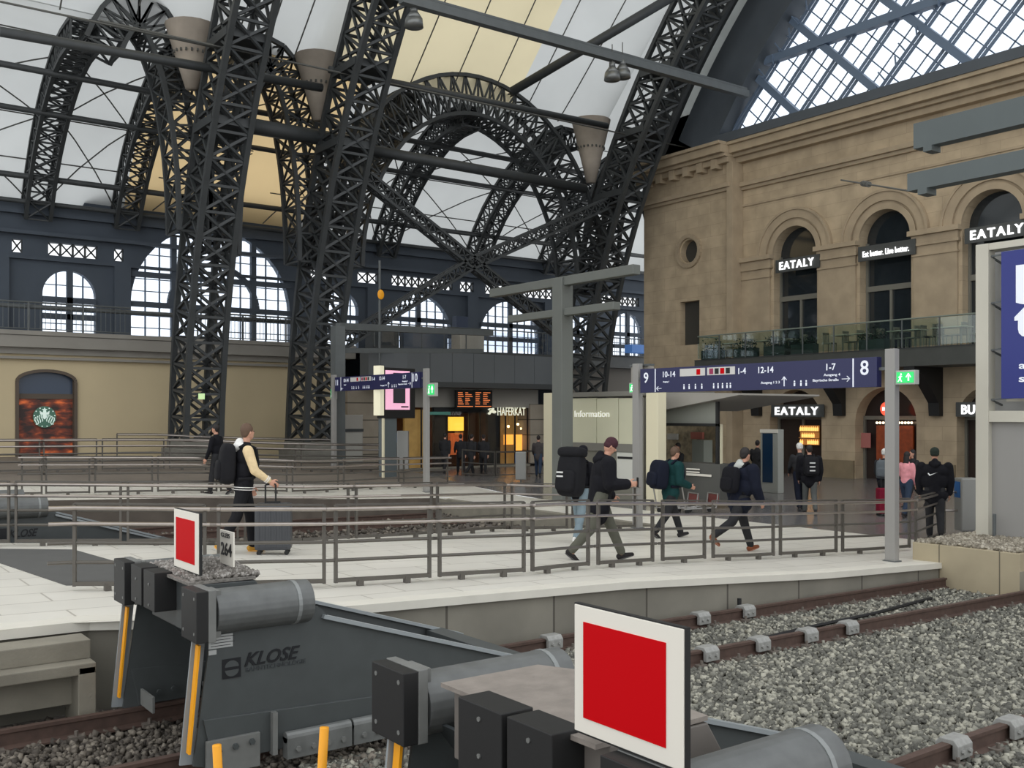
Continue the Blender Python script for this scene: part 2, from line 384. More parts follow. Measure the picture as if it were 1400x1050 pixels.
stones('plinth_gravel', 9000, 16.15, 20.4, 8.12, 9.9, lambda u, v: 0*u+.43, .05, stonemat('plinth_stone', s2l(120, 112, 98), s2l(158, 150, 134), s2l(190, 182, 166)), 'fine beige gravel on top of the concrete plinth', None, 5)

# ------------------------------------------------------------ rails
def rail(v, u0, u1, label, n=12):
    t = thing('rail', label, 'rail', (u0, v, railz(u0)), 0, 'running rails')
    prof = [(-.07,-.17),(.07,-.17),(.07,-.155),(.012,-.135),(.012,-.04),(.035,-.03),(.036,0),(-.036,0),(-.035,-.03),(-.012,-.04),(-.012,-.135),(-.07,-.155)]
    b = MB(); dz = railz(u1)-railz(u0)
    k = len(prof)
    st = [u0, 8, u1] if u1 > 8 else [u0, u1]
    vs = []; fs = [tuple(range(k)), tuple(range(k*len(st)-1, k*len(st)-k-1, -1))]
    for j, uu in enumerate(st):
        vs += [(uu-u0, y, z+railz(uu)-railz(u0)) for y, z in prof]
        if j: fs += [((j-1)*k+i, j*k+i, j*k+(i+1)%k, (j-1)*k+(i+1)%k) for i in range(k)]
    b.add(vs, fs)
    b.build('rail_profile', RUST, t)
    c = MB(); c.box(-.06, .06, -.13, -.05, -.175, -.135); c.cone((0,-.1,-.14), (0,-.1,-.09), .018, n=6)
    rep('fastening', c, mat('fastening_steel', s2l(112, 104, 96), .7, .2, .1, 9), t, [(.3+.62*k, 0, railz(u0+.3+.62*k)-railz(u0)) for k in range(int((u1-u0-.4)/.62)) if u0+.3+.62*k > 0])
    return t
rail(9.28, -5, 16.0, 'rusty rail nearest the platform wall')
rail(7.8, -5, 16.8, 'rusty rail of the first track, on the ballast side')
rail(4.4, -2, 16, 'rusty rail at the bottom right corner')
rail(2.9, -2, 9, 'rusty rail under the foreground buffer stop')
rail(17.75, -5, 15, 'rail in the second trench behind the platform, near side')
rail(19.25, -5, 15, 'rail in the second trench behind the platform, far side')
rail(22.4, -5, 15, 'farthest rail but one in the second trench')
rail(23.9, -5, 15, 'farthest rail in the second trench')
SHOE = mat('cast_grey', s2l(150, 150, 146), .6, .2, .15, 20)
def clamp(v, px, where):
    p = PV(px, 700, v); u = p.x
    t = thing('rail_clamp', 'grey cast rail clamp '+where, 'rail clamp', (u, v, railz(u)), 0, 'rail clamps')
    b = MB(); b.prism([(-.1,-.12),(-.1,-.01),(-.06,.035),(.06,.035),(.1,-.01),(.1,-.12),(.05,-.12),(.05,-.01),(-.05,-.01),(-.05,-.12)], lambda a, c, d: (d, a, c), -.11, .11); b.build('clamp_body', SHOE, t, bevel=.008)
    c = MB(); c.cone((0,-.1,-.06), (0,-.125,-.06), .02, n=6)
    rep('bolt', c, SHOE, t, [(-.05,0,0), (.05,0,0)])
for v, px, wh in ((9.28, 753, 'on the wall-side rail, partly hidden at left'), (9.28, 957, 'on the wall-side rail, second from left'), (9.28, 1019, 'on the wall-side rail, rightmost'),
                  (7.8, 966, 'beside the red signal board'), (7.8, 1037, 'on the middle rail, second from the red board'), (7.8, 1103, 'on the middle rail, third from the red board'), (7.8, 1159, 'on the middle rail, rightmost'),
                  (4.4, 1304, 'at the bottom edge on the corner rail'), (4.4, 1381, 'at the right edge on the corner rail')): clamp(v, px, wh)
for i, u in enumerate((6.6, 7.8, 9.0, 10.4, 11.8, 13.2)):
    b = MB(); b.box(u-.11, u+.11, 7.35, 9.5, railz(u)-.3, railz(u)-.165)
    tag(b.build('sleeper', CONC, bevel=.01), 'concrete sleeper across the first track, '+['closest to the grey buffer stop', 'second from the buffer stop', 'third from the buffer stop', 'third from the plinth', 'second from the plinth', 'closest to the plinth'][i], 'sleeper', 'track sleepers')
b = MB(); b.path([(9.6, 8.15, railz(9.6)-.12), (11, 8.3, railz(11)-.12), (12.6, 8.4, railz(12)-.13), (14.6, 8.7, railz(14)-.14)], .025)
tag(b.build('track_cable', BLACK), 'black cable lying between the rails of the first track', 'cable')
b = MB(); b.cone((10.9, 9.38, -.3), (10.9, 9.38, .08), .03); tag(b.build('marker_stake', BLACK), 'short dark stake standing by the platform wall', 'stake')
for px, py, d, h, ti, wh in ((305, 1017, 6.2, .5, .02, 'left of the pair by the bottom edge'), (431, 997, 6.0, .5, -.03, 'right of the pair, leaning slightly')):
    p = P(px, py, d); b = MB(); b.cone((0,0,-p.z-.15), (ti*-2, 0, 0), .028, n=12)
    o = b.build('marker_tube', YEL, None, True); o.location = p; tag(o, 'yellow-orange plastic tube '+wh, 'marker tube')

# ------------------------------------------------------------ buffer stops
def bufferstop(vc, u0, label, dusty, logo=True, tz=1.16, tl=.9, pz=.03, plen=.6):
    t = thing('buffer_stop', label, 'buffer stop', (u0, vc, 0), 0, 'buffer stops')
    FG = mat('flange_grey', s2l(150, 156, 158), .4, .1); TU = mat('tube_grey', s2l(96, 98, 97), .5, .1, .14, 9)
    for s in (-1, 1):
        y = s*.93
        b = MB(); poly = [(.14, 1.16), (-.02, .02), (.12, -.02), (.2, .02), (3.3, .02), (3.6, .1), (3.58, .2), (1.1, 1.0), (1.0, 1.1)]
        b.prism(poly, lambda a, c, d: (a, d, c), y-.012, y+.012); pl = b.build('side_plate', STOPG, t)
        b = MB(); b.bar((1.03, y, 1.02), (3.62, y, .21), .11, .03); b.build('edge_flange', FG, pl)
        b = MB(); b.prism([(.05, .36), (3.3, .22), (3.3, .02), (.12, .02)], lambda a, c, d: (a, d, c), y-.035 if s < 0 else y-.02, y+.02 if s < 0 else y+.035); b.build('skirt', STOPG, pl, bevel=.006)
        o_ = -1 if s < 0 else 1
        b = MB(); b.box(.06, .48, y+o_*.04, y+o_*.075, -.06, .2) if o_ > 0 else b.box(.06, .48, y-.075, y-.04, -.06, .2); bp = b.build('bolted_plate', STOPL, t, bevel=.004)
        c = MB(); c.cone((.15, y-.075, .12), (.15, y-.1, .12), .024, n=6); rep('bolt', c, STOPG, bp, [(0,0,0), (.13,0,.012), (.26,0,.024)])
        for k in range(4):
            b = MB(); x = .68+.58*k; b.box(x, x+.56, y-.13, y-.04, -.04, .12); b.cone((x, y-.085, .12), (x+.56, y-.085, .12), .045, n=12)
            jw = b.build('brake_jaw', mat('jaw_grey', s2l(112, 114, 112), .45, .2, .14, 9), t)
            c = MB(); c.cone((x+.09, y-.13, .03), (x+.09, y-.15, .03), .022, n=6); rep('bolt', c, STOPL, jw, [(.13*j, 0, 0) for j in range(4)])
        b = MB(); b.bar((.6, y-.05, .0), (.6, y-.05, .33), .07, .04); b.build('stiffener', STOPL, pl)
        yc = s*.93; n = 24
        b = MB(); ring = [(yc+.17*math.cos(a), tz+.17*math.sin(a)) for a in [2*PI*i/n for i in range(n)]]
        b.prism(ring, lambda a, c, d: (d, a, c), .12, tl); tb = b.build('tube_housing', TU, t, bevel=.008)
        b = MB(); ring = [(yc+.174*math.cos(a), tz+.174*math.sin(a)) for a in [2*PI*i/n for i in range(n)]]
        b.prism(ring, lambda a, c, d: (d, a, c), tl-.14, tl-.11); b.build('weld_band', mat('weld_grey', s2l(132, 135, 134), .5, .1), tb)
        b = MB(); b.box(.04, .1, yc-.17, yc+.17, .93+pz, 1.32+pz); mp = b.build('mounting_plate', STOPL, t, bevel=.006)
        b = MB(); b.box(.1, .16, yc-.1, yc+.1, .95+pz, 1.3+pz); b.build('plate_rib', STOPL, mp)
        b = MB(); b.box(-.05, .04, yc-.17, yc+.17, .935+pz, 1.315+pz); pd = b.build('buffer_pad', BLACK, t, bevel=.006)
        c = MB(); c.cone((-.053, 0, 0), (-.047, 0, 0), .013, n=8); rep('pad_screw', c, STOPL, pd, [(0, yc+dy, dz+pz) for dy in (-.12, .12) for dz in (1.0, 1.26)])
        b = MB(); b.prism([(.03, .92), (-.045, .12), (-.06, .12), (.012, .92)], lambda a, c, d: (a, d, c), y-.035, y+.03); b.build('yellow_stripe', YEL, t)
        b = MB(); b.bar((.05, y+.06, 1.0), (-.05, y+.06, 0.02), .1, .02, up=(0,1,0)); b.build('front_flange', FG, t)
    tp = 1.33 if dusty else 1.285
    b = MB(); b.prism([(.13, tp-.01), (plen, tp-.02), (plen+.12, tp-.2), (.3, .9), (.13, .9)], lambda a, c, d: (a, d, c), -.62, .56); b.build('head_box', mat('box_brown', s2l(112, 106, 100), .6, 0, .08, 5) if not dusty else STOPG, t, bevel=.008)
    b = MB(); b.prism([(-.62, .05), (.56, .05), (.56, plen-.05), (.3, plen+.08), (-.62, plen)], lambda a, c, d: (c, a, d), tp-.01, tp+.012); b.build('top_plate', DUST if not dusty else mat('gritty_plate', s2l(120, 116, 110), .9, 0, .3, 25, bump=.8), t)
    for y0, y1 in ((-.46, -.14), (-.1, .25)) if not dusty else ((-.1, .2), (.26, .56)):
        b = MB(); b.box(-.05, .13, y0, y1, .94 if not dusty else 1.04, tp+.03); pd = b.build('centre_pad', BLACK, t, bevel=.006)
        c = MB(); c.cone((-.056, (y0+y1)/2, 0), (-.049, (y0+y1)/2, 0), .012, n=8); rep('pad_screw', c, STOPL, pd, [(0,0,1.08), (0,0,1.25)])
    b = MB(); b.prism([(.2, 1.0), (.75, .3), (.78, .3), (.23, 1.0)], lambda a, c, d: (a, d, c), -.9, .9); b.build('front_panel', mat('panel_dark', s2l(58, 63, 65), .5, 0, .05, 4), t)
    b = MB(); b.box(.75, .95, -.9, .9, .05, .35); rep('cross_beam', b, STOPG, t, [(0,0,0), (2.4,0,-.03)])
    b = MB(); b.box(.1, .12, .45, .8, .06, .2); rep('lower_plate', b, STOPL, t, [(0,0,0), (0,-1.2,0)])
    if logo:
        yf = vc-.93-.014
        def q(px, py): return PV(px, py, yf)
        b = MB()
        if vc < 12:
            a = q(304, 902); c = q(329, 921)
            lw = c.x-a.x; uh = .15; zc = a.z-.075
            b.box(a.x, c.x, yf-.006, yf, zc-uh/2, zc+uh/2); 
            o = b.build('logo_square', mat('logo_ink', s2l(18, 20, 24), .5)); inworld(o, t)
            b = MB(); n = 14; r = uh*.36; xc = (a.x+c.x)/2
            for s in (-1, 1):
                b.prism([(xc+r*math.cos(PI*i/n), zc+s*(.012+r*math.sin(PI*i/n)*.9)) for i in range(n+1)], VV, yf-.009, yf-.006)
            o = b.build('logo_emblem', STOPG); inworld(o, t)
            p = q(334, 911); text('logo_lettering', 'KLOSE', MATS['logo_ink'], .1, p, '-v', q(410, 905).x-p.x, t, .006, .35, .02)
            p = q(336, 919); text('logo_subline', 'BAHNTECHNOLOGIE', mat('logo_faded', s2l(58, 62, 64), .5), .035, p, '-v', q(418, 905).x-p.x, t, .004)
            p = q(285, 878); b = MB(); b.box(p.x, q(318, 878).x, yf-.006, yf, p.z-.055, p.z+.045); b.box(p.x, p.x+.06, yf-.006, yf, p.z-.1, p.z-.065)
            o = b.build('type_plate', mat('plate_silver', s2l(172, 174, 172), .4)); inworld(o, t)
            b = MB()
            for k in range(4): b.box(p.x+.015, p.x+.2-.03*(k%2), yf-.009, yf-.006, p.z+.027-.022*k, p.z+.031-.022*k)
            o = b.build('plate_print', MATS['logo_ink']); inworld(o, t)
        else:
            p = q(12, 735); text('logo_lettering', 'KLOSE', mat('logo_ink', s2l(18, 20, 24), .5), .12, p, '-v', q(52, 735).x-p.x, t, .006, .35, .02)
            p = q(-3, 735); b = MB(); b.box(p.x, q(9, 735).x, yf-.006, yf, p.z-.03, p.z+.14); o = b.build('logo_square', MATS['logo_ink']); inworld(o, t)
    return t
bufferstop(8.38, 2.56, 'grey buffer stop with gravel-covered top and black lettering on its side', True)
bufferstop(3.72, 2.67, 'foreground buffer stop with black pads at the bottom edge', False, logo=False, tz=1.09, tl=1.12, pz=0, plen=.72)
bufferstop(18.5, 2.7, 'grey buffer stop behind the platform railing at far left', False)
stones('stop_gravel', 4500, 2.66, 3.2, 7.8, 8.9, lambda u, v: 1.345+.07*np.exp(-((u-3.0)**2/.04+(v-8.3)**2/.12)), .026, stonemat('grit', s2l(96, 92, 86), s2l(132, 126, 120), s2l(170, 166, 160)), 'loose grit lying on top of the grey buffer stop', None, 8)
def board(u, v0, v1, z0, z1, label, feet):
    t = thing('signal_board', label, 'signal board', (u, (v0+v1)/2, z0), 0, 'red stop boards')
    h = z1-z0; wv = (v1-v0)/2
    b = MB(); b.box(0, .025, -wv, wv, 0, h); b.build('board_plate', WHITE, t, bevel=.003)
    b = MB(); b.box(.004, .028, -wv-.008, wv+.004, -.008, h+.006); b.build('board_rim', BLACK, t)
    b = MB(); b.box(-.004, 0, -wv+.09, wv-.06, .065, h-.065); b.build('red_panel', RED, t)
    b = MB(); b.bar((.05, 0, feet-z0), (.05, 0, h*.6), .05, .03); b.build('board_bracket', STOPL, t)
board(2.72, 7.84, 8.44, 1.385, 1.865, 'red square in white frame on the gravel-topped buffer stop', 1.36)
board(2.7, 2.587, 3.21, 1.335, 1.86, 'large red square in white frame in the foreground', 1.36)
t = thing('track_number_plate', 'small white plate reading 264 on top of the grey buffer stop', 'number plate', (3.0, 7.98, 1.4))
b = MB(); b.box(0, .012, -.15, .15, .02, .3); b.build('plate', WHITE, t, bevel=.003)
b = MB(); b.bar((.02, .05, -.03), (.02, .05, .2), .03, .02); b.build('bracket', STOPL, t)
text('plate_digits', '264', mat('logo_ink', (0,0,0)), .1, (2.998, 8.1, 1.5), '-u', .24, t, .003, 0, .02)
text('plate_heading', 'GLEIS', mat('logo_ink', (0,0,0)), .035, (2.998, 8.1, 1.645), '-u', .2, t, .003, 0, .01)

# ------------------------------------------------------------ roof: arches, ribs, membranes
def lattice(name, label, group, pts, A, Bv, wd, dp, chord, brace, kind=None, cat='steel arch', m=STEEL):
    t = thing(name, label, cat, (0,0,0), 0, group)
    cs = [[p+a*sx*wd/2+b*sy*dp/2 for p, a, b in zip(pts, A, Bv)] for sx, sy in ((-1,-1),(1,-1),(1,1),(-1,1))]
    for c in cs:
        mb = MB()
        for p, q in zip(c, c[1:]): mb.bar(p, q, chord, chord, up=A[0])
        mb.build('chord', m, t)
    mb = MB()
    for i in range(len(pts)):
        for k in range(4):
            a, b = cs[k], cs[(k+1) % 4]
            mb.bar(a[i], b[i], brace, brace)
            if i+1 < len(pts):
                mb.bar(a[i], b[i+1], brace, brace); mb.bar(b[i], a[i+1], brace, brace)
    mb.build('bracing', m, t); return t
AC, AZ = 8.5, 0.
def mainpt(u, r, th): return Vector((u, AC+r*math.cos(th), AZ+r*math.sin(th)))
for u, wh in ((-2., 'at the far left beyond the picture'), (13.3, 'standing in front of the great arched window'), (18.2, 'between the great window and the platform 10 sign'), (32.9, 'left of the sandstone building corner')):
    if u < 0: continue
    n = 44; th = [math.radians(1+84*i/n) for i in range(n+1)]
    pts = [mainpt(u, 30.2, a) for a in th]
    t = lattice('lattice_arch', 'tall dark lattice arch '+wh, 'main hall lattice arches', pts, [Vector((1,0,0))]*len(pts), [Vector((0, math.cos(a), math.sin(a))) for a in th], 1.35, 1.75, .2, .1)
    b = MB(); z0 = zf(u, 38.5)
    b.box(u-.95, u+.95, 37.4, 39.9, z0-.1, z0+.5); b.box(u-.8, u+.8, 37.6, 39.7, z0+.5, z0+.85)
    b.build('plinth', mat('stone_grey', s2l(120, 118, 110), .85, 0, .1, 3), t, bevel=.03)
    b = MB()
    for i in (13, 16, 19):
        b = MB(); p = mainpt(u, 30.2, math.radians(1+84*i/n)); b.cbox(p, 1.6, 1.9, .3); b.build('node_plate', STEEL, t)
def arcade(u0, u1, zs, za, label, v=37.9, depth=1.2, wd=1.3, n=26, ch=.16, br=.075, k0=0):
    c = (u0+u1)/2; r = (u1-u0)/2; pts = []; Bv = []
    for i in range(k0, n+1):
        a = PI*i/n; p = Vector((c-r*math.cos(a), v, zs+(za-zs)*math.sin(a))); pts.append(p)
        nr = Vector((-math.cos(a)/r, 0, math.sin(a)/(za-zs))).normalized(); Bv.append(nr)
    return lattice('arcade_arch', label, 'arcade arches between the main arches', pts, [Vector((0,1,0))]*len(pts), Bv, wd, depth, ch, br)
arcade(8.7, 12.8, 9.5, 17.4, 'narrow dark lattice arch at the upper left', n=24, k0=7)
arcade(13.9, 17.6, 8.8, 16.8, 'narrow dark lattice arch in front of the amber membrane', n=22)
arcade(18.9, 32.3, 8.8, 17.0, 'wide dark lattice arch in the middle of the picture', n=34, depth=1.7, wd=1.5)
arcade(33.5, 38.5, 9.0, 15.8, 'narrow lattice arch half hidden by the sandstone corner', n=14)
SP = [(37.2, 16.7), (38.2, 16.7), (39.2, 16.65), (40.3, 16.4), (41.3, 15.95), (42.3, 15.4), (43.2, 14.75), (44.1, 13.95), (45, 12.9), (45.7, 11.9), (46.0, 11.3)]
def sidez(v): return ip(v, [a for a, _ in SP], [z for _, z in SP])
for u, wh in ((3.6, 'cut by the left edge'), (9.0, 'at left, with a pale opening on either side'), (12.6, 'just left of the lattice arch at the great window'), (22.4, 'left of the middle pair of aisle openings'), (25.6, 'rising behind the middle of the wide arch'), (31.4, 'rising right of the crossing struts'), (36.5, 'far right, behind the lattice arch at the sandstone corner')):
    pts = []; Bv = []; n = 18
    for i in range(n+1):
        v = 37.7+8.2*i/n; pts.append(Vector((u, v, sidez(v)-.5))); g = (sidez(v+.05)-sidez(v-.05))/.1
        Bv.append(Vector((0, -g, 1)).normalized())
    lattice('aisle_rib', 'curved aisle roof rib '+wh, 'side aisle ribs', pts, [Vector((1,0,0))]*len(pts), Bv, .95, .9, .15, .06)
def membrane(name, label, fn, nu, nv, mats, pick=None):
    b = MB(); vs = [fn(i/nu, j/nv) for j in range(nv+1) for i in range(nu+1)]; b.v = [tuple(x) for x in vs]
    for j in range(nv):
        for i in range(nu):
            b.f.append((j*(nu+1)+i, j*(nu+1)+i+1, (j+1)*(nu+1)+i+1, (j+1)*(nu+1)+i)); b.m.append(pick((i+.5)/nu, (j+.5)/nv) if pick else 0)
    o = b.build(name, mats, None, True); return struct(o, label)
CABM = mat('dark_cable', s2l(84, 84, 80), .6)
def mainmem(u0, u1, apex, label, mats, pick=None, ncab=5):
    def fn(s, w):
        bow = math.sin(PI*s); r = 31.9+min(.9, .12*(u1-u0))*bow
        z0 = 17.05; t0 = math.asin(z0/r); t1 = math.radians(74); th = t0+(t1-t0)*w
        p = mainpt(u0+(u1-u0)*s, r, th); v = p.y+(38.0-(AC+r*math.cos(t0)))*(1-w)**6*(.45+.55*min(1, 3*bow))
        return Vector((p.x, v, p.z))
    membrane('ceiling_main', label, fn, 24, 30, mats, pick)
    for k in range(1, ncab+1):
        b = MB(); s = k/(ncab+1); b.path([fn(s, .03*j)-Vector((0,.12,.12)) for j in range(24)], .03, 5)
        tag(b.build('membrane_cable', CABM), 'thin cable under the '+label+', cable %d' % k, 'cable', 'cables under the membrane roof')
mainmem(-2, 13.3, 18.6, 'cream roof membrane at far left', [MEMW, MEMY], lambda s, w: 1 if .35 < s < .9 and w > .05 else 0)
mainmem(13.3, 18.2, 17.8, 'narrow white roof membrane', [MEMW], None, 3)
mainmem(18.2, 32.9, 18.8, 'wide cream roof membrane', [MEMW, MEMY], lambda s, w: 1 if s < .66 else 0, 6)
mainmem(32.9, 36.2, 17.5, 'last white roof membrane beside the glazed gable', [MEMW], None, 1)
def sidemem(u0, u1, label, mats, pick=None):
    def fn(s, w):
        v = 37.9+8.3*w; return Vector((u0+(u1-u0)*s, v, sidez(v)+.35+.35*math.sin(PI*s)*math.sin(PI*w)))
    membrane('ceiling_aisle', label, fn, 16, 24, mats, pick)
sidemem(-8, 3.6, 'white aisle membrane at far left', [MEMW]); sidemem(3.6, 9, 'white aisle membrane left of the first rib', [MEMW]); sidemem(9, 12.6, 'white aisle membrane between two ribs', [MEMW])
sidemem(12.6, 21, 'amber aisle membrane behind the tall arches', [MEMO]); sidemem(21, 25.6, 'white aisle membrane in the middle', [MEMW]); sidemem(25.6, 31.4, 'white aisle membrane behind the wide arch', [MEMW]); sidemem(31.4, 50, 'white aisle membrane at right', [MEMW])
# fabric funnels at the arch shoulders
FUN = mat('funnel_fabric', s2l(150, 140, 128), .8, 0, .1, 2)
for px, y0, y1, v, wh in ((262, 36, 122, 36.6, 'at upper left'), (436, 78, 165, 36.6, 'above the platform 10 sign'), (808, 165, 250, 36.6, 'above the sandstone corner, left of it'), (904, 186, 236, 37., 'just above the building cornice')):
    p = PV(px, y0, v); q = PV(px, y1, v); t = thing('roof_funnel', 'brownish fabric drain funnel of the roof '+wh, 'funnel', (p.x, p.y, q.z), 0, 'roof drain funnels')
    h = p.z-q.z; b = MB(); b.cone((0,0,0), (0,0,h*.55), .22, .62, 20); b.cone((0,0,h*.55), (0,0,h), .62, .95, 20, cap=False); b.build('funnel_cone', FUN, t, True)
    b = MB(); 
    for k in range(20): a = 2*PI*k/20; b.cbox((.64*math.cos(a), .64*math.sin(a), h*.55), .06, .06, .1)
    b.build('bolt_ring', CABM, t)
def acable(u0, v0, u1, v1, label):
    b = MB(); b.path([(u0+(u1-u0)*i/8, v0+(v1-v0)*i/8, sidez(v0+(v1-v0)*i/8)+.12) for i in range(9)], .03, 5)
    tag(b.build('membrane_cable', CABM), label, 'cable', 'aisle roof cables')
for u0, u1, wh in ((4.1, 8.5, 'at far left'), (9.5, 12.1, 'in the left opening'), (13.8, 17.6, 'before the amber membrane'), (19, 22, 'left of the wide arch'), (22.9, 25.1, 'in the left gap of the wide arch'), (26.1, 30.9, 'in the middle of the wide arch'), (31.9, 36, 'right of the wide arch')):
    for v0, v1, hh in ((45.8, 43.6, 'lower'), (43.4, 41.0, 'upper')):
        acable(u0, v0, u1, v1, '%s roof cable rising right, %s' % (hh, wh)); acable(u1, v0, u0, v1, '%s roof cable rising left, %s' % (hh, wh))
    for k, v in enumerate((44.9, 43.5, 41.6, 39.8)): acable(u0, v, u1, v, 'level roof cable %s, %s' % (wh, ['lowest', 'second lowest', 'second highest', 'highest'][k]))
# purlins and tubes along the hall
def tube(name, p, q, r, label, cat, m=STEEL2, group=None, n=10):
    b = MB(); p = Vector(p); q = Vector(q); b.cone((0,0,0), q-p, r, r, n); o = b.build(name, m, None, True); o.location = p; return tag(o, label, cat, group)
for v, dz, r, wh in ((45.3, -1.0, .1, 'lowest on the aisle roof'), (44.6, -1.0, .12, 'second from the eaves'), (42.2, -1.05, .11, 'halfway up the aisle roof'), (40.2, -1.05, .12, 'upper part of the aisle roof')):
    tube('purlin', (-8, v, sidez(v)+dz), (48, v, sidez(v)+dz), r, 'long dark roof purlin '+wh, 'beam', STEEL, 'aisle roof purlins')
for a, c, v, wh, r in (((0, 43), (440, 120), 35.2, 'crossing the tall arches at upper left', .16), ((496, 203), (800, 258), 36.4, 'crossing the opening of the wide arch', .22), ((300, 165), (480, 195), 36.6, 'linking the two tall lattice arches', .3),
                       ((450, 95), (830, 172), 35.2, 'passing in front of the wide arch', .14)):
    tube('tie_beam', PV(*a, v), PV(*c, v), r, 'dark horizontal tie beam '+wh, 'beam', STEEL, 'tie beams')
p = PV(548, -2, 29.5); q = PU(1021, 129, 35.2); b = MB(); b.bar(Vector((0,0,0)), q-p, .3, .3); b.bar(Vector((0,0,.25)), q-p+Vector((0,0,.25)), .08, .08)
o = b.build('lamp_gantry', STEEL2); o.location = p; tag(o, 'long grey lamp gantry tube across the top of the hall, ending by the gable', 'gantry')
LAMPM = mat('lamp_shade', s2l(120, 122, 120), .35, .5)
for px, py, wh in ((566, 26, 'near the top edge'), (837, 100, 'left of a pair below the gantry'), (851, 97, 'right of a pair below the gantry')):
    p = PV(px, py, 29.65); t = thing('pendant_lamp', 'grey bell-shaped hall lamp '+wh, 'lamp', p, 0, 'hall pendant lamps')
    b = MB(); b.cone((0,0,-.28), (0,0,0), .33, .3, 16); b.cone((0,0,0), (0,0,.22), .3, .16, 16); b.cone((0,0,.22), (0,0,.42), .13, .13, 12); b.build('lamp_shade', LAMPM, t, True)
    b = MB(); b.cone((0,0,.42), (0,0,1.15), .02); b.build('hanger', CABM, t)
tube('suspension_wire', PV(136, 28, 34.5), PV(1000, 215, 34.5), .035, 'thin sagging wire from upper left towards the sandstone cornice', 'wire', CABM)
tube('suspension_wire', PV(0, 2, 34.5), PV(300, 66, 34.5), .035, 'thin wire in the upper left corner', 'wire', CABM)
tube('membrane_edge_beam', P(700, 125, 44.5), P(925, -8, 42), .2, 'dark edge beam along the cream membrane at the top centre', 'beam', STEEL)
def strut(a, c, v, label):
    p = PV(*a, v); q = PV(*c, v); n = max(4, int((q-p).length/.55)); pts = [p+(q-p)*(i/n) for i in range(n+1)]; d = (q-p).normalized(); Bv = Vector((0,1,0)).cross(d).normalized()
    lattice('diagonal_strut', label, 'crossing diagonal struts', pts, [Vector((0,1,0))]*len(pts), [Bv]*len(pts), .34, .46, .1, .05, cat='strut', m=STEEL)
strut((500, 243), (760, 452), 35.9, 'slim lattice strut falling from upper left to lower right across the middle')
strut((866, 262), (640, 362), 35.9, 'slim lattice strut rising towards the sandstone corner')
strut((640, 362), (466, 470), 35.9, 'slim lattice strut falling to the lower left from the crossing')

# ------------------------------------------------------------ glazed gable over the sandstone building
GU = 36.25
b = MB(); n = 40; ring = [(AC+27.9*math.cos(a), 27.9*math.sin(a)) for a in [math.radians(31.8+70*i/n) for i in range(n+1)]]; ring2 = [(AC+30.2*math.cos(a), 30.2*math.sin(a)) for a in [math.radians(31.8+70*i/n) for i in range(n+1)]]
for i in range(n):
    b.prism([ring[i], ring[i+1], ring2[i+1], ring2[i]], UV, 35.3, 36.5)
tag(b.build('gable_arch', mat('gable_steel', s2l(74, 80, 86), .5, 0, .08, 1)), 'broad solid dark arch framing the glazed gable at upper right', 'arch')
pts = [mainpt(34.7, 31.2, math.radians(30+50*i/30)) for i in range(31)]
b2 = MB(); rr1 = [(AC+30.0*math.cos(x), 30.0*math.sin(x)) for x in [math.radians(29+60*i/40) for i in range(41)]]; rr2 = [(AC+33.4*math.cos(x), 33.4*math.sin(x)) for x in [math.radians(29+60*i/40) for i in range(41)]]
for i in range(40): b2.prism([rr1[i], rr1[i+1], rr2[i+1], rr2[i]], UV, 36.3, 36.33)
b2.box(36.3, 36.33, 34.0, 38.4, 14.5, 17.4); o = b2.build('ceiling_gable_infill', MEMW); struct(o)
lattice('gable_truss', 'dark trussed arch running alongside the solid gable arch', None, pts, [Vector((1,0,0))]*31, [Vector((0, math.cos(math.radians(30+50*i/30)), math.sin(math.radians(30+50*i/30)))) for i in range(31)], .9, .9, .22, .09)
def clip45(c, sgn):     # line a = c + sgn*z inside the arch and above the sill
    out = []
    for i in range(0, 401):
        z = 14.9+13*i/400; a = c+sgn*z
        if (a-AC)**2+z*z < 27.9**2 and a > -16: out.append((a, z))
    return (out[0], out[-1]) if len(out) > 3 else None
GB = mat('gable_bar', s2l(96, 112, 132), .5)
t = thing('window_gable', 'large glazed gable with diagonal bars at upper right', 'window'); t['kind'] = 'structure'; del t['category']
fine = MB(); big = MB(); dbl = MB()
for k in range(-60, 80):
    for sgn in (-1, 1):
        e = clip45(k*.98+.2, sgn)
        if not e: continue
        (a0, z0), (a1, z1) = e
        if sgn == -1 and k % 2 == 0:
            for o_ in (-.13, .13): dbl.bar((GU-.2, a0+o_, z0), (GU-.2, a1+o_, z1), .06, .12)
        elif sgn == 1 and k % 4 == 0: big.bar((GU-.25, a0, z0), (GU-.25, a1, z1), .3, .3)
        else: fine.bar((GU, a0, z0), (GU, a1, z1), .035, .05)
for z in (18.5, 22.2): big.bar((GU-.3, -14, z), (GU-.3, 8.5+math.sqrt(27.9**2-z*z), z), .34, .34)
lat = MB()
for k in range(-20, 30, 2):
    e = clip45(k*1.96+.2, -1)
    if e:
        for j in range(0, 12):
            z = 15.5+j*.45; a = k*1.96+.2-z; 
            if (a-AC)**2+z*z < 27.5**2 and k % 4 == 0: lat.bar((GU-.5, a-.2, z), (GU-.5, a+.15*(1 if j % 2 else -1), z+.45), .05); 
lat.build('bar_lacing', GB, t)
fine.build('glazing_bar', GB, t); big.build('main_mullion', GB, t); dbl.build('double_mullion', GB, t)
b = MB(); b.prism(arcpts(AC, 27.9, math.radians(32), math.radians(148), 40), UV, GU+.08, GU+.1); b.build('pane', PANE, t)

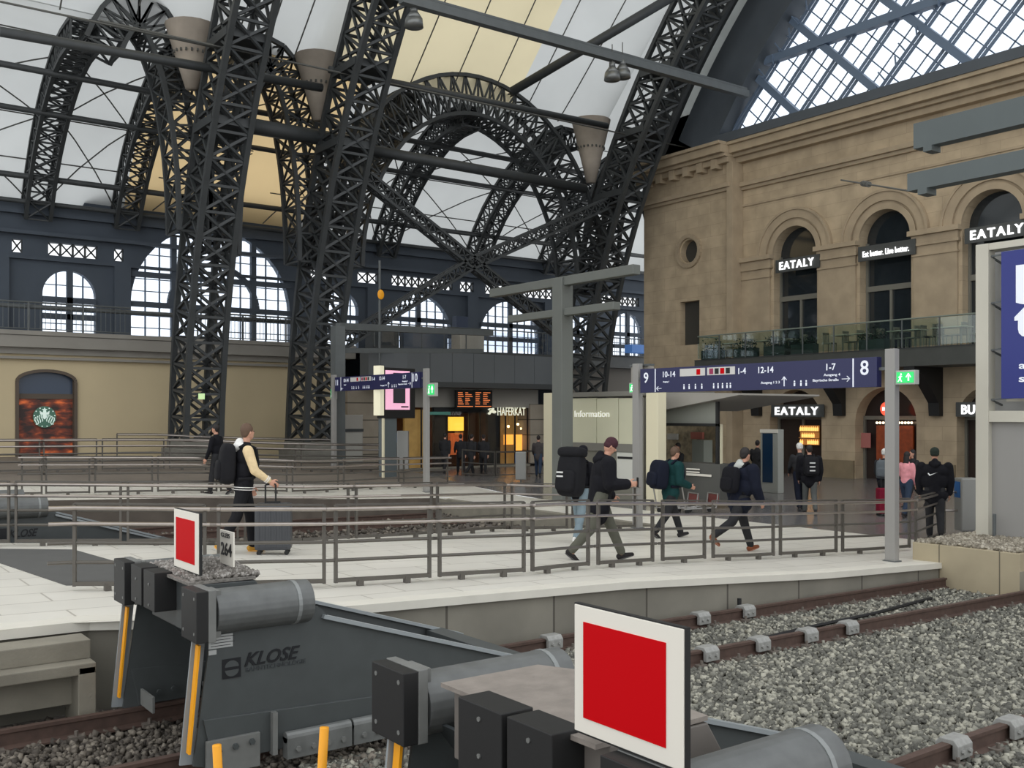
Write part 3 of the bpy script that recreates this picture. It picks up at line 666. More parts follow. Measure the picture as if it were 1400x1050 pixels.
# ------------------------------------------------------------ back wall of the side aisle, balcony
def win(c, wd, z0, z1, name, v=46, nb=4, arch=True, bars=(.3,.55), fan=False, m=GB):
    t = thing(name, None, None, (c, v, z0)); t['kind'] = 'structure'; r = wd/2; zc = (z1-z0-r) if arch else z1-z0
    b = MB()
    for k in range(1, nb):
        x = -r+wd*k/nb; top = zc+(math.sqrt(max(0, r*r-x*x)) if arch else 0); b.box(x-.03, x+.03, -.04, .04, 0, top)
    k = 0; z = .55
    while z < (z1-z0)-.2:
        half = r if z < zc or not arch else math.sqrt(max(0, r*r-(z-zc)**2)); b.box(-half, half, -.035, .035, z-.02, z+.02); z += .55
    b.build('glazing_bar', m, t)
    b = MB()
    for zz in bars: b.box(-r, r, -.1, .1, (z1-z0)*zz-.12, (z1-z0)*zz+.12)
    if fan:
        for x in (-r*.5, 0, r*.5): b.box(x-.12, x+.12, -.12, .12, 0, zc+math.sqrt(r*r-x*x))
        pa = arcpts(0, r*.55, 0, PI, 20, zc)
        for p, q in zip(pa, pa[1:]): b.bar((p[0], 0, p[1]), (q[0], 0, q[1]), .2, .25, up=(0,1,0))
    else: b.box(-.12, .12, -.1, .1, 0, z1-z0)
    b.build('window_frame', DARKW, t)
    b = MB(); pl = ([(-r, 0), (r, 0)]+arcpts(0, r, 0, PI, 20, zc)) if arch else [(-r,0),(r,0),(r,zc),(-r,zc)]
    b.prism(pl, VV, .06, .075); b.build('pane', PANE, t)
holes = []; wn = 1
wins = [(5.9, 2.2, 6.0, 8.85), (10.35, 2.15, 6.0, 8.85), (16.7, 7.6, 6.0, 11.35), (23.3, 1.9, 6.0, 8.9), (27.8, 4.3, 6.0, 9.1), (33.9, 4.1, 6.0, 9.1), (38.9, 2.2, 6.0, 8.9), (43, 2.4, 6, 9.)]
for c, wd, z0, z1 in wins:
    holes.append(archhole(c, wd, z0, z1, 20)); win(c, wd, z0, z1, 'window_%d' % wn, fan=wd > 7, nb=12 if wd > 7 else (8 if wd > 4 else 4)); wn += 1
fr = [(5.2, 7.0), (8.1, 8.5), (9.5, 11.5), (12.2, 12.6), (21.6, 22.6), (24.2, 25.4), (26.2, 30.0), (30.5, 31.4), (32.2, 33.9), (34.3, 37.5), (40, 44)]
FRB = MB()
for a, c in fr:
    holes.append([(a, 9.45), (c, 9.45), (c, 10.0), (a, 10.0)])
    n = max(1, int((c-a)/.42))
    for k in range(n):
        x0 = a+(c-a)*k/n; x1 = a+(c-a)*(k+1)/n; FRB.bar((x0, 46.1, 9.45), (x1, 46.1, 10), .06); FRB.bar((x1, 46.1, 9.45), (x0, 46.1, 10), .06); FRB.bar((x1, 46.1, 9.45), (x1, 46.1, 10), .08)
struct(FRB.build('trim_frieze_lattice', STEEL))
top = [(55, 11.7), (22.5, 11.7)]+[(16.7+5.8*math.cos(a), 11.7+1.3*math.sin(a)) for a in [PI*i/20 for i in range(1, 20)]]+[(10.9, 11.7), (-10, 11.7)]
holed('wall_back', [(-10, 0), (55, 0)]+top, holes, VV, 46.0, 46.35, DARKW); struct(bpy.data.objects['wall_back'])
b = MB(); b.box(-10, 55, 45.7, 46.0, 11.05, 11.5); b.box(-10, 55, 45.8, 46.0, 8.98+.2, 9.3); b.box(-10, 55, 45.6, 46, 10.2, 10.35); struct(b.build('trim_eaves', DARKW))
for x in (7.6, 12.5, 21.1, 25, 31.2, 36.6):
    b = MB(); b.box(x-.35, x+.35, 45.75, 46, 5.8, 9.2); struct(b.build('trim_pier', DARKW))
# tan building below the balcony
tp = PV(103, 560, 42.4).x; tl = PV(23, 560, 42.4).x
dz0 = 1.05
door = [(tl, dz0-.2), (tp, dz0-.2), (tp, 3.95)]+[((tl+tp)/2+(tp-tl)/2*math.cos(a), 3.95+.42*math.sin(a)) for a in [PI*i/14 for i in range(1, 14)]]+[(tl, 3.95)]
o = holed('wall_tan_building', [(-10, 0), (21.2, 0), (21.2, 5.2), (-10, 5.2)], [door], VV, 42.4, 42.9, CREAMW); struct(o)
b = MB(); b.box(-10, 21.2, 42.25, 46, 5.0, 5.25); b.box(-10, 22, 42.0, 46, 5.25, 5.7); b.box(-10, 22, 41.95, 46, 5.72, 5.85); b.box(-10, 22, 42.1, 46, 5.6, 5.9); struct(b.build('trim_balcony_slab', GREYW))
b = MB(); b.box(-10, 21.2, 42.2, 42.42, 4.8, 4.9); struct(b.build('trim_wall_band', GREYW))
pr = [(x, z) for x, z in door]
b = MB()
for p, q in zip(door[1:], door[2:]+door[:1]): b.bar((p[0], 42.38, p[1]), (q[0], 42.38, q[1]), .12, .14, up=(0,1,0))
struct(b.build('trim_door_frame', mat('brown_frame', s2l(86, 74, 62), .6)))
# coffee shop front in the arch
m = bpy.data.materials.new('brick_mural'); m.use_nodes = True; nt = m.node_tree; bs = nt.nodes['Principled BSDF']
tc = nt.nodes.new('ShaderNodeTexCoord'); nz = nt.nodes.new('ShaderNodeTexNoise'); nz.inputs['Scale'].default_value = 1.6; nz.inputs['Detail'].default_value = 6; mp = nt.nodes.new('ShaderNodeMapping'); mp.inputs['Scale'].default_value = (1, 1, 2.6)
nt.links.new(tc.outputs['Object'], mp.inputs[0]); nt.links.new(mp.outputs[0], nz.inputs['Vector'])
cr = nt.nodes.new('ShaderNodeValToRGB'); cr.color_ramp.elements[0].position = .42; cr.color_ramp.elements[0].color = (*s2l(44, 28, 24), 1); cr.color_ramp.elements[1].position = .72; cr.color_ramp.elements[1].color = (*s2l(226, 110, 52), 1)
e = cr.color_ramp.elements.new(.55); e.color = (*s2l(110, 48, 28), 1)
nt.links.new(nz.outputs['Fac'], cr.inputs[0]); nt.links.new(cr.outputs[0], bs.inputs['Base Color']); nt.links.new(cr.outputs[0], bs.inputs['Emission Color']); bs.inputs['Emission Strength'].default_value = .35
t = thing('coffee_shop', 'arched coffee shop front with rust-red backlit mural and round sign, at left', 'shop front', (tl, 42.6, 1.05))
b = MB(); b.box(0, tp-tl, 0, .05, 0, 2.3); b.build('mural_pane', m, t)
b = MB(); b.box(0, tp-tl, .02, .06, 2.3, 3.4); b.build('upper_pane', mat('dusk_pane', s2l(52, 66, 86), .3), t)
b = MB(); b.box(0, tp-tl, -.06, .04, 2.22, 2.42); b.box(0, .06, -.04, .05, 0, 3); b.box(tp-tl-.06, tp-tl, -.04, .05, 0, 3); b.build('shop_frame', mat('brown_frame', (0,0,0)), t)
p = PV(61, 570, 42.45); t = thing('round_shop_sign', 'round pale green coffee shop emblem hanging in the arched front', 'sign', p)
b = MB(); b.cone((0,0,0), (0,.04,0), .42, .42, 36); b.build('disc', mat('sign_green', s2l(60, 96, 80), .5, emit=s2l(60, 96, 80), estr=.5), t)
b = MB()
star = [(.11*(1 if k % 2 == 0 else .45)*math.sin(PI*k/5), .27+.11*(1 if k % 2 == 0 else .45)*math.cos(PI*k/5)) for k in range(10)]
b.prism(star, VV, -.012, 0); b.prism([(-.16, .1), (-.18, .24), (-.07, .17), (0, .25), (.07, .17), (.18, .24), (.16, .1)], VV, -.012, 0)
for s in (-1, 1):
    for k in range(4):
        pts = [Vector((s*(.1+.075*k+.03*math.sin(j*1.1)), -.01, .12-.07*k*.6-.06*j)) for j in range(6)]
        b.path(pts, .018, 5)
b.prism([(-.07, .1), (.07, .1), (.08, -.02), (0, -.1), (-.08, -.02)], VV, -.014, 0)
for k in range(12):
    a = -PI/2+PI*.9*(k-5.5)/11*1.9; b.cone((.375*math.cos(a), -.012, .375*math.sin(a)), (.375*math.cos(a), 0, .375*math.sin(a)), .025, n=8)
b.build('emblem', mat('sign_white', s2l(214, 228, 220), .5, emit=s2l(200, 220, 210), estr=.6), t)
# balcony railing on the tan building
def baluster(u0, u1, v, z, label, step=.16, h=1.1):
    t = thing('balcony_railing', label, 'railing', (u0, v, z), 0, 'balcony railings')
    L = u1-u0; b = MB(); b.cone((0,0,h), (L,0,h), .035); b.build('handrail', STEEL2, t); b = MB(); b.cone((0,0,.08), (L,0,.08), .02); b.build('bottom_rail', STEEL2, t)
    b = MB(); b.box(-.009, .009, -.009, .009, .08, h); nb_ = int(L/step)
    for c0 in range(1): rep('baluster', b, STEEL2, t, [(k*L/min(nb_, 95), 0, 0) for k in range(min(nb_, 95))])
    b = MB(); b.box(-.03, .03, -.03, .03, 0, h); rep('post', b, STEEL2, t, [(k*2, 0, 0) for k in range(int(L/2)+1)])
baluster(-6, 11.8, 42.2, 5.9, 'thin grey baluster railing on the balcony above the coffee shop')
baluster(14.6, 20.8, 42.2, 5.9, 'thin grey baluster railing in front of the great arched window')
tube('service_pipe', (3, 42.4, 6.85), (20, 42.4, 6.85), .09, 'horizontal pale pipe crossing before the great arched window', 'pipe', STEEL2)

# ------------------------------------------------------------ shop block in the middle
ub0, ub1 = 22.0, PV(757, 480, 40).x
t = thing('shop_block', 'grey-panelled balcony front above the bakery shop', 'building', (0,0,0))
PANG = mat('grey_panel', s2l(104, 108, 110), .55, 0, .04, .6)
for k in range(7):
    a = ub0+1.6+(ub1-ub0-1.6)*k/7; c = ub0+1.6+(ub1-ub0-1.6)*(k+1)/7-.02; b = MB(); b.box(a, c, 40, 40.2, 4.2, 5.6); b.build('front_panel', PANG, t, bevel=.006)
for k in range(4):
    a0 = PI+PI/2*k/4; a1 = PI+PI/2*(k+1)/4; R = 1.6; c = Vector((ub0+1.6, 41.6, 0))
    b = MB(); b.add([(c.x+R*math.cos(a), c.y+R*math.sin(a), z) for a in (a0, a1) for z in (4.2, 5.6)]+[(c.x+(R-.15)*math.cos(a), c.y+(R-.15)*math.sin(a), z) for a in (a0, a1) for z in (4.2, 5.6)], [(0,1,3,2),(4,6,7,5),(1,5,7,3),(0,2,6,4)]); b.build('curved_panel', PANG, t)
b = MB(); b.box(ub0, ub1, 40.05, 46, 5.6, 5.72); b.box(ub0, ub1, 40.0, 46, 3.95, 4.2); b.build('deck', mat('deck_grey', s2l(70, 72, 72), .6), t)
b = MB(); b.box(ub0+1, ub1, 41.3, 41.5, 3.0, 3.98); b.build('fascia', mat('fascia_grey', s2l(150, 146, 138), .7), t)
def shx(px, v=41.4): return PV(px, 600, v).x
t = thing('bakery_shop', 'glazed bakery front with warm lit interior under the grey balcony', 'shop front', (0,0,0))
WARM = mat('warm_wall', s2l(170, 140, 84), .7, 0, .15, 3, emit=s2l(200, 150, 74), estr=.16)
b = MB(); b.box(ub0+.5, ub1, 44.5, 44.6, 0, 3.2); b.build('back_wall', mat('shop_brown', s2l(62, 40, 28), .7, 0, .5, 2, emit=s2l(96, 54, 26), estr=.12), t)
b = MB(); b.box(shx(556), shx(588), 41.6, 41.75, 0, 2.9); b.build('cream_wall', WARM, t); b = MB(); b.box(shx(690), shx(745), 43, 43.1, 0, 2.9); b.build('cream_wall', WARM, t)
b = MB(); b.box(shx(596), shx(614), 41.5, 41.6, .0, 2.9); b.box(shx(667), shx(684), 41.4, 41.6, .0, 3.); b.box(shx(590), shx(668), 41.3, 41.4, 2.72, 3.02); b.build('dark_frame', mat('shop_dark', s2l(30, 32, 34), .5), t)
b = MB()
for px in (575, 591, 640, 655, 690, 703, 720): b.box(shx(px)-.03, shx(px)+.03, 41.3, 41.36, 0, 3)
b.build('mullion', mat('shop_dark', (0,0,0)), t)
b = MB(); b.box(shx(520), ub1+.6, 41.2, 41.3, 0, .1); b.build('threshold', CONC, t)
b = MB(); b.box(shx(583), shx(688), 41.28, 41.3, 0.1, 2.8); b.build('pane', glassmat('shop_pane', (.9, .9, .9), .06), t)
def litbox(px0, px1, y0, y1, v, name, label, col, st, cat='light box', dep=.2, noise=False, zb=None):
    a = PV(px0, y1, v); c = PV(px1, y0, v)
    if zb is not None: a.z = zb
    b = MB(); b.box(0, c.x-a.x, 0, dep, 0, c.z-a.z)
    m = mat(name+'_glow', s2l(*col), .5, 0, .45 if noise else 0, 3, emit=s2l(*col), estr=st); o = b.build(name, m, None, bevel=.01); o.location = a; return tag(o, label, cat)
litbox(615, 634, 570, 589, 41.9, 'lantern_box', 'glowing yellow square lantern hanging in the bakery', (255, 200, 70), 2.2)
litbox(689, 702, 594, 608, 41.9, 'menu_poster', 'left of the two orange lit pictures at the bakery counter', (255, 170, 70), 1.6, 'poster', .05)
litbox(704, 719, 594, 616, 41.9, 'menu_poster', 'right of the two orange lit pictures at the bakery counter', (250, 140, 50), 1.6, 'poster', .05)
litbox(616, 633, 592, 622, 42.6, 'bread_shelf', 'warm lit bread shelf below the yellow lantern', (214, 110, 60), .6, 'shelf', .3, True)
litbox(586, 616, 563, 567, 41.2, 'green_strip_sign', 'dark green sign strip left of the bakery lettering', (70, 120, 108), .4, 'sign')
for px, y in ((695, 583), (713, 586), (708, 580)):
    p = PV(px, y, 42); t = thing('bakery_pendant', 'small glowing bulb pendant in the bakery, '+{695: 'leftmost', 713: 'rightmost', 708: 'middle'}[px], 'lamp', p, 0, 'bakery pendant bulbs')
    b = MB(); b.ell((0,0,0), .07); b.build('bulb', mat('bulb_glow', (1,.8,.4), emit=(1,.7,.3), estr=6), t, True); b = MB(); b.cone((0,0,.05), (0,0,.9), .01); b.build('cord', CABM, t)
p = PV(680, 568, 41.2); t = thing('bakery_sign', 'illuminated bakery name sign reading HAFERKAT with a leaf mark', 'sign', p)
text('letters', 'HAFERKAT', mat('sign_cream', s2l(240,236,200), emit=(1,1,.8), estr=.8), .42, p, '-v', PV(718, 568, 41.2).x-p.x, t, .03, 0, .0)
b = MB()
for k, (dx, dz, rr) in enumerate(((-.5, .1, .1), (-.38, .2, .12), (-.28, .32, .1), (-.42, .36, .08), (-.2, .18, .13), (-.52, .3, .07))): b.ell((dx, 0, dz), rr, .04, rr*.6, 10, 6)
b.build('leaf_mark', MATS['sign_cream'], t)
for px0, px1, wh in ((625, 647, 'left'), (649, 672, 'right')):
    a = PV(px0, 556, 40.6); c = PV(px1, 535, 40.6); t = thing('departure_board', wh+' half of the orange train departure display', 'display', a)
    b = MB(); b.box(-.05, c.x-a.x+.05, 0, .15, -.08, c.z-a.z+.05); b.build('case', BLACK, t); b = MB(); b.box((c.x-a.x)/2-.04, (c.x-a.x)/2+.04, .15, .8, .3, .4); b.build('bracket', STEEL, t)
    b = MB(); hgt = c.z-a.z; W_ = c.x-a.x
    b.box(.02, W_-.02, -.006, 0, 0, .03)
    rnd = random.Random(px0)
    for k in range(7):
        z = hgt*(.16+.12*k); b.box(.05, .05+W_*rnd.uniform(.2, .35), -.008, 0, z, z+.03); b.box(.1+W_*.4, .1+W_*rnd.uniform(.55, .85), -.008, 0, z, z+.03)
    b.build('display_lines', mat('display_orange', (.8,.2,.06), emit=(1,.27,.08), estr=1.1), t)
# upper terrace glass and things behind it
t = thing('terrace_railing', 'glass and steel railing on the grey balcony above the bakery', 'railing', (ub0, 40.2, 5.72))
b = MB(); b.cone((0,0,1.1), (ub1-ub0,0,1.1), .03); 
b.build('handrail', STEEL2, t); b = MB()
b.box(-.02, .02, -.02, .02, 0, 1.1); rep('post', b, STEEL2, t, [(k*1.25, 0, 0) for k in range(9)]); b = MB(); b.box(0, ub1-ub0, -.01, .01, .1, 1.0); b.build('glass_pane', PANE, t)
litbox(629, 662, 452, 478, 42.0, 'terrace_counter', 'beige counter block standing on the upper terrace', (170, 160, 142), .1, 'counter', .8, False, 5.72)
litbox(510, 545, 452, 478, 43.0, 'terrace_kiosk', 'dark kiosk box on the upper terrace at its left end', (70, 72, 70), .0, 'kiosk', .8, False, 5.72)
litbox(552, 612, 457, 477, 44.0, 'terrace_display', 'low grey displays on the upper terrace by the window', (90, 96, 104), .0, 'display', .4, False, 5.72)
litbox(624, 640, 433, 448, 44.0, 'service_unit', 'dark tall unit behind the terrace counter', (60, 70, 90), .0, 'box', .4, False, 5.72)
# stone pier and cabinets left of the shops
b = MB(); x0 = PV(475, 600, 41.5).x; x1 = PV(523, 600, 41.5).x; b.box(x0, x1, 41.5, 42.3, .0, 4.0); struct(b.build('wall_shop_pier', brickmat('pier_stone', s2l(158, 148, 132), 3, .8, .03, s2l(96, 90, 80), 'v', .05, .85, 0, .1)))
b = MB(); x0 = PV(725, 600, 41.2).x; x1 = PV(745, 600, 41.2).x; b.box(x0, x1, 41.2, 42.3, .0, 3.2); struct(b.build('wall_shop_pier_right', MATS['pier_stone']))
for px0, px1, wh in ((446, 470, 'left'), (471, 497, 'right')):
    a = PV(px0, 640, 39.5); c = PV(px1, 567, 39.5); t = thing('service_cabinet', 'tall pale grey cabinet, '+wh+' one of the pair left of the shops', 'cabinet', (a.x, 39.5, zf(a.x, 39.5)), 0, 'grey service cabinets')
    W_ = c.x-a.x-.03; H_ = c.z-zf(a.x, 39.5); b = MB(); b.box(0, W_, 0, .7, 0, H_); b.build('body', mat('cabinet_grey', s2l(158, 154, 146), .6), t, bevel=.02)
    b = MB(); b.box(-.02, W_+.02, -.03, .02, H_-.75, H_-.62); b.build('trim', STEEL, t); b = MB(); b.box(.06, W_-.06, -.02, 0, .1, H_-.8); b.build('door', mat('cabinet_door', s2l(170, 168, 160), .6), t)
# walls behind the right lattice arch
litbox(762, 900, 488, 640, 42.6, 'rear_wall', 'dim stone rear wall between the bakery and the sandstone corner', (104, 98, 88), 0, 'wall')
bpy.data.objects['rear_wall']['kind'] = 'structure'; bpy.data.objects['rear_wall'].name = 'wall_rear'
b = MB(); a = PV(757, 500, 42); b.box(a.x, 50, 42, 46, 5.3, 5.9); struct(b.build('trim_rear_slab', STEEL2))
baluster(33.2, 46, 42.1, 5.9, 'thin baluster railing between the bakery terrace and the sandstone corner')
litbox(864, 888, 472, 482, 41.5, 'blue_display', 'small blue lit display by the sandstone corner', (70, 110, 170), .8, 'display', .6)

# ------------------------------------------------------------ sandstone building
SU = 36.
cen = [27.85+4.4, 27.85, 23.45, 19.05, 14.65, 10.25]
holes = [archhole(c, 2.3, 5.2, 10.9) for c in cen[1:]]+[archhole(c, 2.75, -.1, 3.75) for c in cen[1:]]
o = holed('wall_sandstone', [(-8, -.2), (30.9, -.2), (30.9, 15.2), (-8, 15.2)], holes, UV, SU, SU+.9, SAND); struct(o)
o = holed('wall_sandstone_corner', [(30.9, -.2), (36.6, -.2), (36.6, 14.2), (30.9, 14.2)], [[(32.95, 6.0), (34.2, 6.0), (34.2, 8.1), (32.95, 8.1)], arcpts(33.6, .55, 0, 2*PI, 24, 10.5)[:-1]], UV, SU-.55, SU+.9, SAND); struct(o)
b = MB(); b.box(SU-.55, SU+6, 36.6, 36.7, -.2, 14.2); struct(b.build('wall_sandstone_return', SAND))
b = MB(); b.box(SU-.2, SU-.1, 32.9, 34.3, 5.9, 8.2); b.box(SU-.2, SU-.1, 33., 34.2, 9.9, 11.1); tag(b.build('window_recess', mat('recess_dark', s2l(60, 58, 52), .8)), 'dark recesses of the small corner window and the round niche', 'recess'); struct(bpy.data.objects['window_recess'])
b = MB()
for p, q in zip(arcpts(33.6, .72, 0, 2*PI, 28, 10.5), arcpts(33.6, .72, 0, 2*PI, 28, 10.5)[1:]): b.bar((SU-.6, *p), (SU-.6, *q), .2, .14, up=(1,0,0))
struct(b.build('trim_round_niche', SANDT))
b = MB()
for z0, z1, d in ((14.2, 14.45, .35), (14.45, 14.6, .55), (14.6, 14.95, .8), (14.95, 15.1, .95), (12.95, 13.1, .15), (13.1, 13.3, .28)):
    b.box(SU-d, SU+.9, -8, 30.9, z0, z1); b.box(SU-.55-d, SU+.9, 30.9, 36.6+d, z0, z1)
b.box(SU-.06, SU, -8, 30.9, 12.2, 12.3)
for v in np.arange(31.5, 36.6, .9): b.box(SU-1.0, SU-.55, v, v+.35, 14.0, 14.45)
b.box(SU-.75, SU, 30.75, 31.1, 0, 14.2)
struct(b.build('trim_cornice', SANDT, bevel=.015))
b = MB(); b.box(SU-1., SU+.15, -8, 33, 15.1, 15.5); struct(b.build('trim_gable_sill', mat('gable_steel', (0,0,0))))
for i, c in enumerate(cen[1:]):
    b = MB()
    for r0, r1, d in ((1.15, 1.4, .1), (1.4, 1.5, .04), (1.5, 1.85, .14), (1.85, 1.95, .2)):
        pa = arcpts(c, r0, 0, PI, 20, 9.75); pb = arcpts(c, r1, 0, PI, 20, 9.75)
        for k in range(20): b.prism([pa[k], pa[k+1], pb[k+1], pb[k]], UV, SU-d, SU)
    struct(b.build('trim_archivolt', SANDT))
    vc = c+2.2
    b = MB(); 
    for s, (v0, v1) in enumerate(((c+1.2, c+3.2),)):
        b.box(SU-.12, SU, v0+.1, v1-.1, 5.2, 9.2); b.box(SU-.2, SU, v0, v1, 9.2, 9.32); b.box(SU-.18, SU, v0+.04, v1-.04, 9.32, 9.6); b.box(SU-.32, SU, v0-.05, v1+.05, 9.6, 9.8); b.box(SU-.17, SU, v0+.05, v1-.05, 8.8, 8.88)
    struct(b.build('trim_pilaster', SANDT, bevel=.012))
# low plinth course and ground piers
b = MB()
for c in cen: b.box(SU-.12, SU, c-3.0 if c < 32 else 29.25, c-1.4 if c < 32 else 30.8, -.1, .75)
struct(b.build('trim_base', mat('base_stone', s2l(130, 116, 92), .85, 0, .12, 2)))
FRM = mat('bronze_frame', s2l(112, 110, 100), .5)
for i, c in enumerate(cen[1:]):
    t = thing('door_%d' % (i+1), None, None, (SU+.45, c, 5.2)); t['kind'] = 'structure'
    b = MB(); b.prism([(-1.15, 0), (1.15, 0)]+arcpts(0, 1.15, 0, PI, 20, 4.55), UV, .05, .07); b.build('glass_pane', DGLASS, t)
    b = MB(); b.box(-.06, .05, -1.15, 1.15, 2.5, 2.72); b.box(-.05, .05, -.05, .05, 0, 2.6); b.box(-.05, .05, 1.05, 1.15, 0, 4.5); b.box(-.05, .05, -1.15, -1.05, 0, 4.5); b.box(-.05, .05, -1.15, 1.15, 4.05, 4.35); b.build('frame', FRM, t)
    t = thing('door_%d' % (i+11), None, None, (SU+.6, c, 0)); t['kind'] = 'structure'
    b = MB(); b.prism([(-1.38, 0), (1.38, 0)]+arcpts(0, 1.38, 0, PI, 20, 2.36), UV, .05, .07); b.build('glass_pane', mat('dark_shop_glass', s2l(50, 42, 40), .12), t)
    b = MB(); b.box(-.06, .05, -1.38, 1.38, 2.45, 2.6); b.box(-.05, .05, -.05, .05, 0, 2.5); b.box(-.05, .05, -1.38, -1.28, 0, 2.6); b.box(-.05, .05, 1.28, 1.38, 0, 2.6); b.build('frame', FRM, t)
def usign(name, s, px0, px1, yb, h, label, u=35.75, m=GLOWW, bold=.02, face='-u'):
    a = PU(px0, yb, u); c = PU(px1, yb, u); t = thing(name, label, 'sign', a)
    text('letters', s, m, h, a, face, a.y-c.y, t, .05, 0, bold, 'LEFT', 1.25 if s == 'EATALY' else 1.05)
    return t, a, c
def board_(t, a, c, dz0, dz1, m=None):
    b = MB(); b.box(a.x+.02, a.x+.08, c.y-.25, a.y+.25, a.z+dz0, a.z+dz1); inworld(b.build('sign_board', m or mat('sign_dark', s2l(66, 68, 66), .5)), t)
t, a, c = usign('restaurant_sign', 'EATALY', 1066, 1113, 369, .33, 'glowing restaurant lettering in the leftmost upper arch, reading EATALY'); board_(t, a, c, -.12, .45)
t, a, c = usign('slogan_sign', 'Eat better. Live better.', 1180, 1243, 352, .24, 'glowing slogan lettering in the middle upper arch', bold=0); board_(t, a, c, -.15, .45)
t, a, c = usign('restaurant_sign', 'EATALY', 1327, 1400, 328, .33, 'glowing restaurant lettering in the right upper arch behind the banner tower'); board_(t, a, c, -.12, .45)
t, a, c = usign('restaurant_sign', 'EATALY', 1060, 1119, 567, .34, 'glowing restaurant lettering over the ground floor door'); board_(t, a, c, -.1, .44)
t, a, c = usign('burger_shop_sign', 'BURGER KING', 1315, 1420, 566, .34, 'glowing white lettering beginning with BU over the right ground floor arch'); board_(t, a, c, -.1, .44)
p = PU(1212, 559, 35.6); t = thing('round_burger_sign', 'small round glowing red sign half hidden behind the sign pole', 'sign', p)
b = MB(); b.cone((0,0,0), (.06,0,0), .28, .28, 24); b.build('disc', mat('red_glow', (1,.1,.05), emit=(1,.12,.06), estr=1.2), t)
text('letters', 'BK', GLOWW, .14, (p.x-.02, p.y+.17, p.z-.07), '-u', .32, t, .01, 0, .02)
# lit shop goods
def ubox(px0, px1, y0, y1, u, name, label, col, st, cat, dep=.1, noise=False):
    a = PU(px0, y1, u); c = PU(px1, y0, u); b = MB(); b.box(0, dep, c.y-a.y, 0, 0, c.z-a.z)
    o = b.build(name, mat(name+'_mat', s2l(*col), .5, 0, .4 if noise else 0, 4, emit=s2l(*col) if st else None, estr=st), None); o.location = a; return tag(o, label, cat)
for k in range(3):
    t = thing('wine_shelf', ['top', 'middle', 'bottom'][k]+' shelf of amber lit bottles behind the restaurant door', 'shelf', PU(1092, 589+9*k, 36.4), 0, 'amber bottle shelves'); wd = t.location.y-PU(1118, 589, 36.4).y
    b = MB(); b.box(0, .12, -wd, 0, -.03, 0); b.box(.1, .12, -wd, 0, 0, .24); b.build('shelf_back', mat('amber_back', s2l(120, 70, 24), emit=(1,.42,.1), estr=.35), t)
    rnd = random.Random(k); b = MB(); b.cone((.04,0,0), (.04,0,.15), .035, n=8); b.cone((.04,0,.15), (.04,0,.21), .012, n=6)
    rep('bottle', b, mat('amber_bottle', s2l(255, 190, 90), emit=(1,.6,.18), estr=1.7), t, [(0, -.06-(wd-.1)*j/9, 0) for j in range(10) if rnd.random() > .2], True)
ubox(1198, 1248, 582, 640, 36.45, 'orange_interior', 'deep orange lit wall inside the burger shop', (126, 56, 24), .22, 'interior', .1, True)
for k in range(12):
    p = PU(1199+4.3*k, 578, 36.3); b = MB(); b.ell((0,0,0), .05, n=8, m=6); o = b.build('light_bulb', mat('bulb2', (1,.8,.6), emit=(1,.75,.5), estr=4), None, True); o.location = p
    tag(o, 'small warm bulb in the string above the burger shop window', 'bulb', 'string of shop bulbs')
ubox(1176, 1190, 592, 612, 36.4, 'poster', 'pinkish poster on the glass left of the burger shop', (150, 92, 86), .2, 'poster', .03)
# balcony of the restaurant
t = thing('restaurant_balcony', 'dark steel balcony with glass railing on the sandstone building', 'balcony', (0,0,0))
b = MB(); b.box(34, 36, -4, 31.9, 4.45, 5.12); b.build('deck', mat('balcony_dark', s2l(66, 68, 64), .6, 0, .1, 2), t)
b = MB(); b.box(33.97, 34.0, -4, 31.9, 5.12, 5.14); b.build('deck_edge', STEEL, t)
b = MB(); b.cone((34.1, -4, 6.22), (34.1, 31.8, 6.22), .03); b.cone((34.1, 31.8, 6.22), (36, 31.8, 6.22), .03); b.build('handrail', mat('green_grey', s2l(120, 130, 120), .4), t)
b = MB(); b.box(34.08, 34.12, -.02, .02, 5.1, 6.22); rep('railing_post', b, STEEL2, t, [(0, float(v), 0) for v in np.arange(-4, 32, 1.5)])
b = MB(); b.box(34.1, 34.115, -4, 31.8, 5.2, 6.18); b.build('glass_panel', glassmat('green_glass', (.8, .88, .84), .07), t)
for v in [PU(1017, 540, 35).y, PU(1130, 540, 35).y, PU(1262, 540, 35).y, 15.2, 11]:
    b = MB(); b.prism([(34.05, 4.45), (36, 4.45), (36, 2.6), (35.75, 2.6), (35.7, 3.1), (34.6, 4.2), (34.05, 4.25)], lambda a, c, d: (a, d, c), v-.22, v+.22); b.build('bracket', BLACK, t)
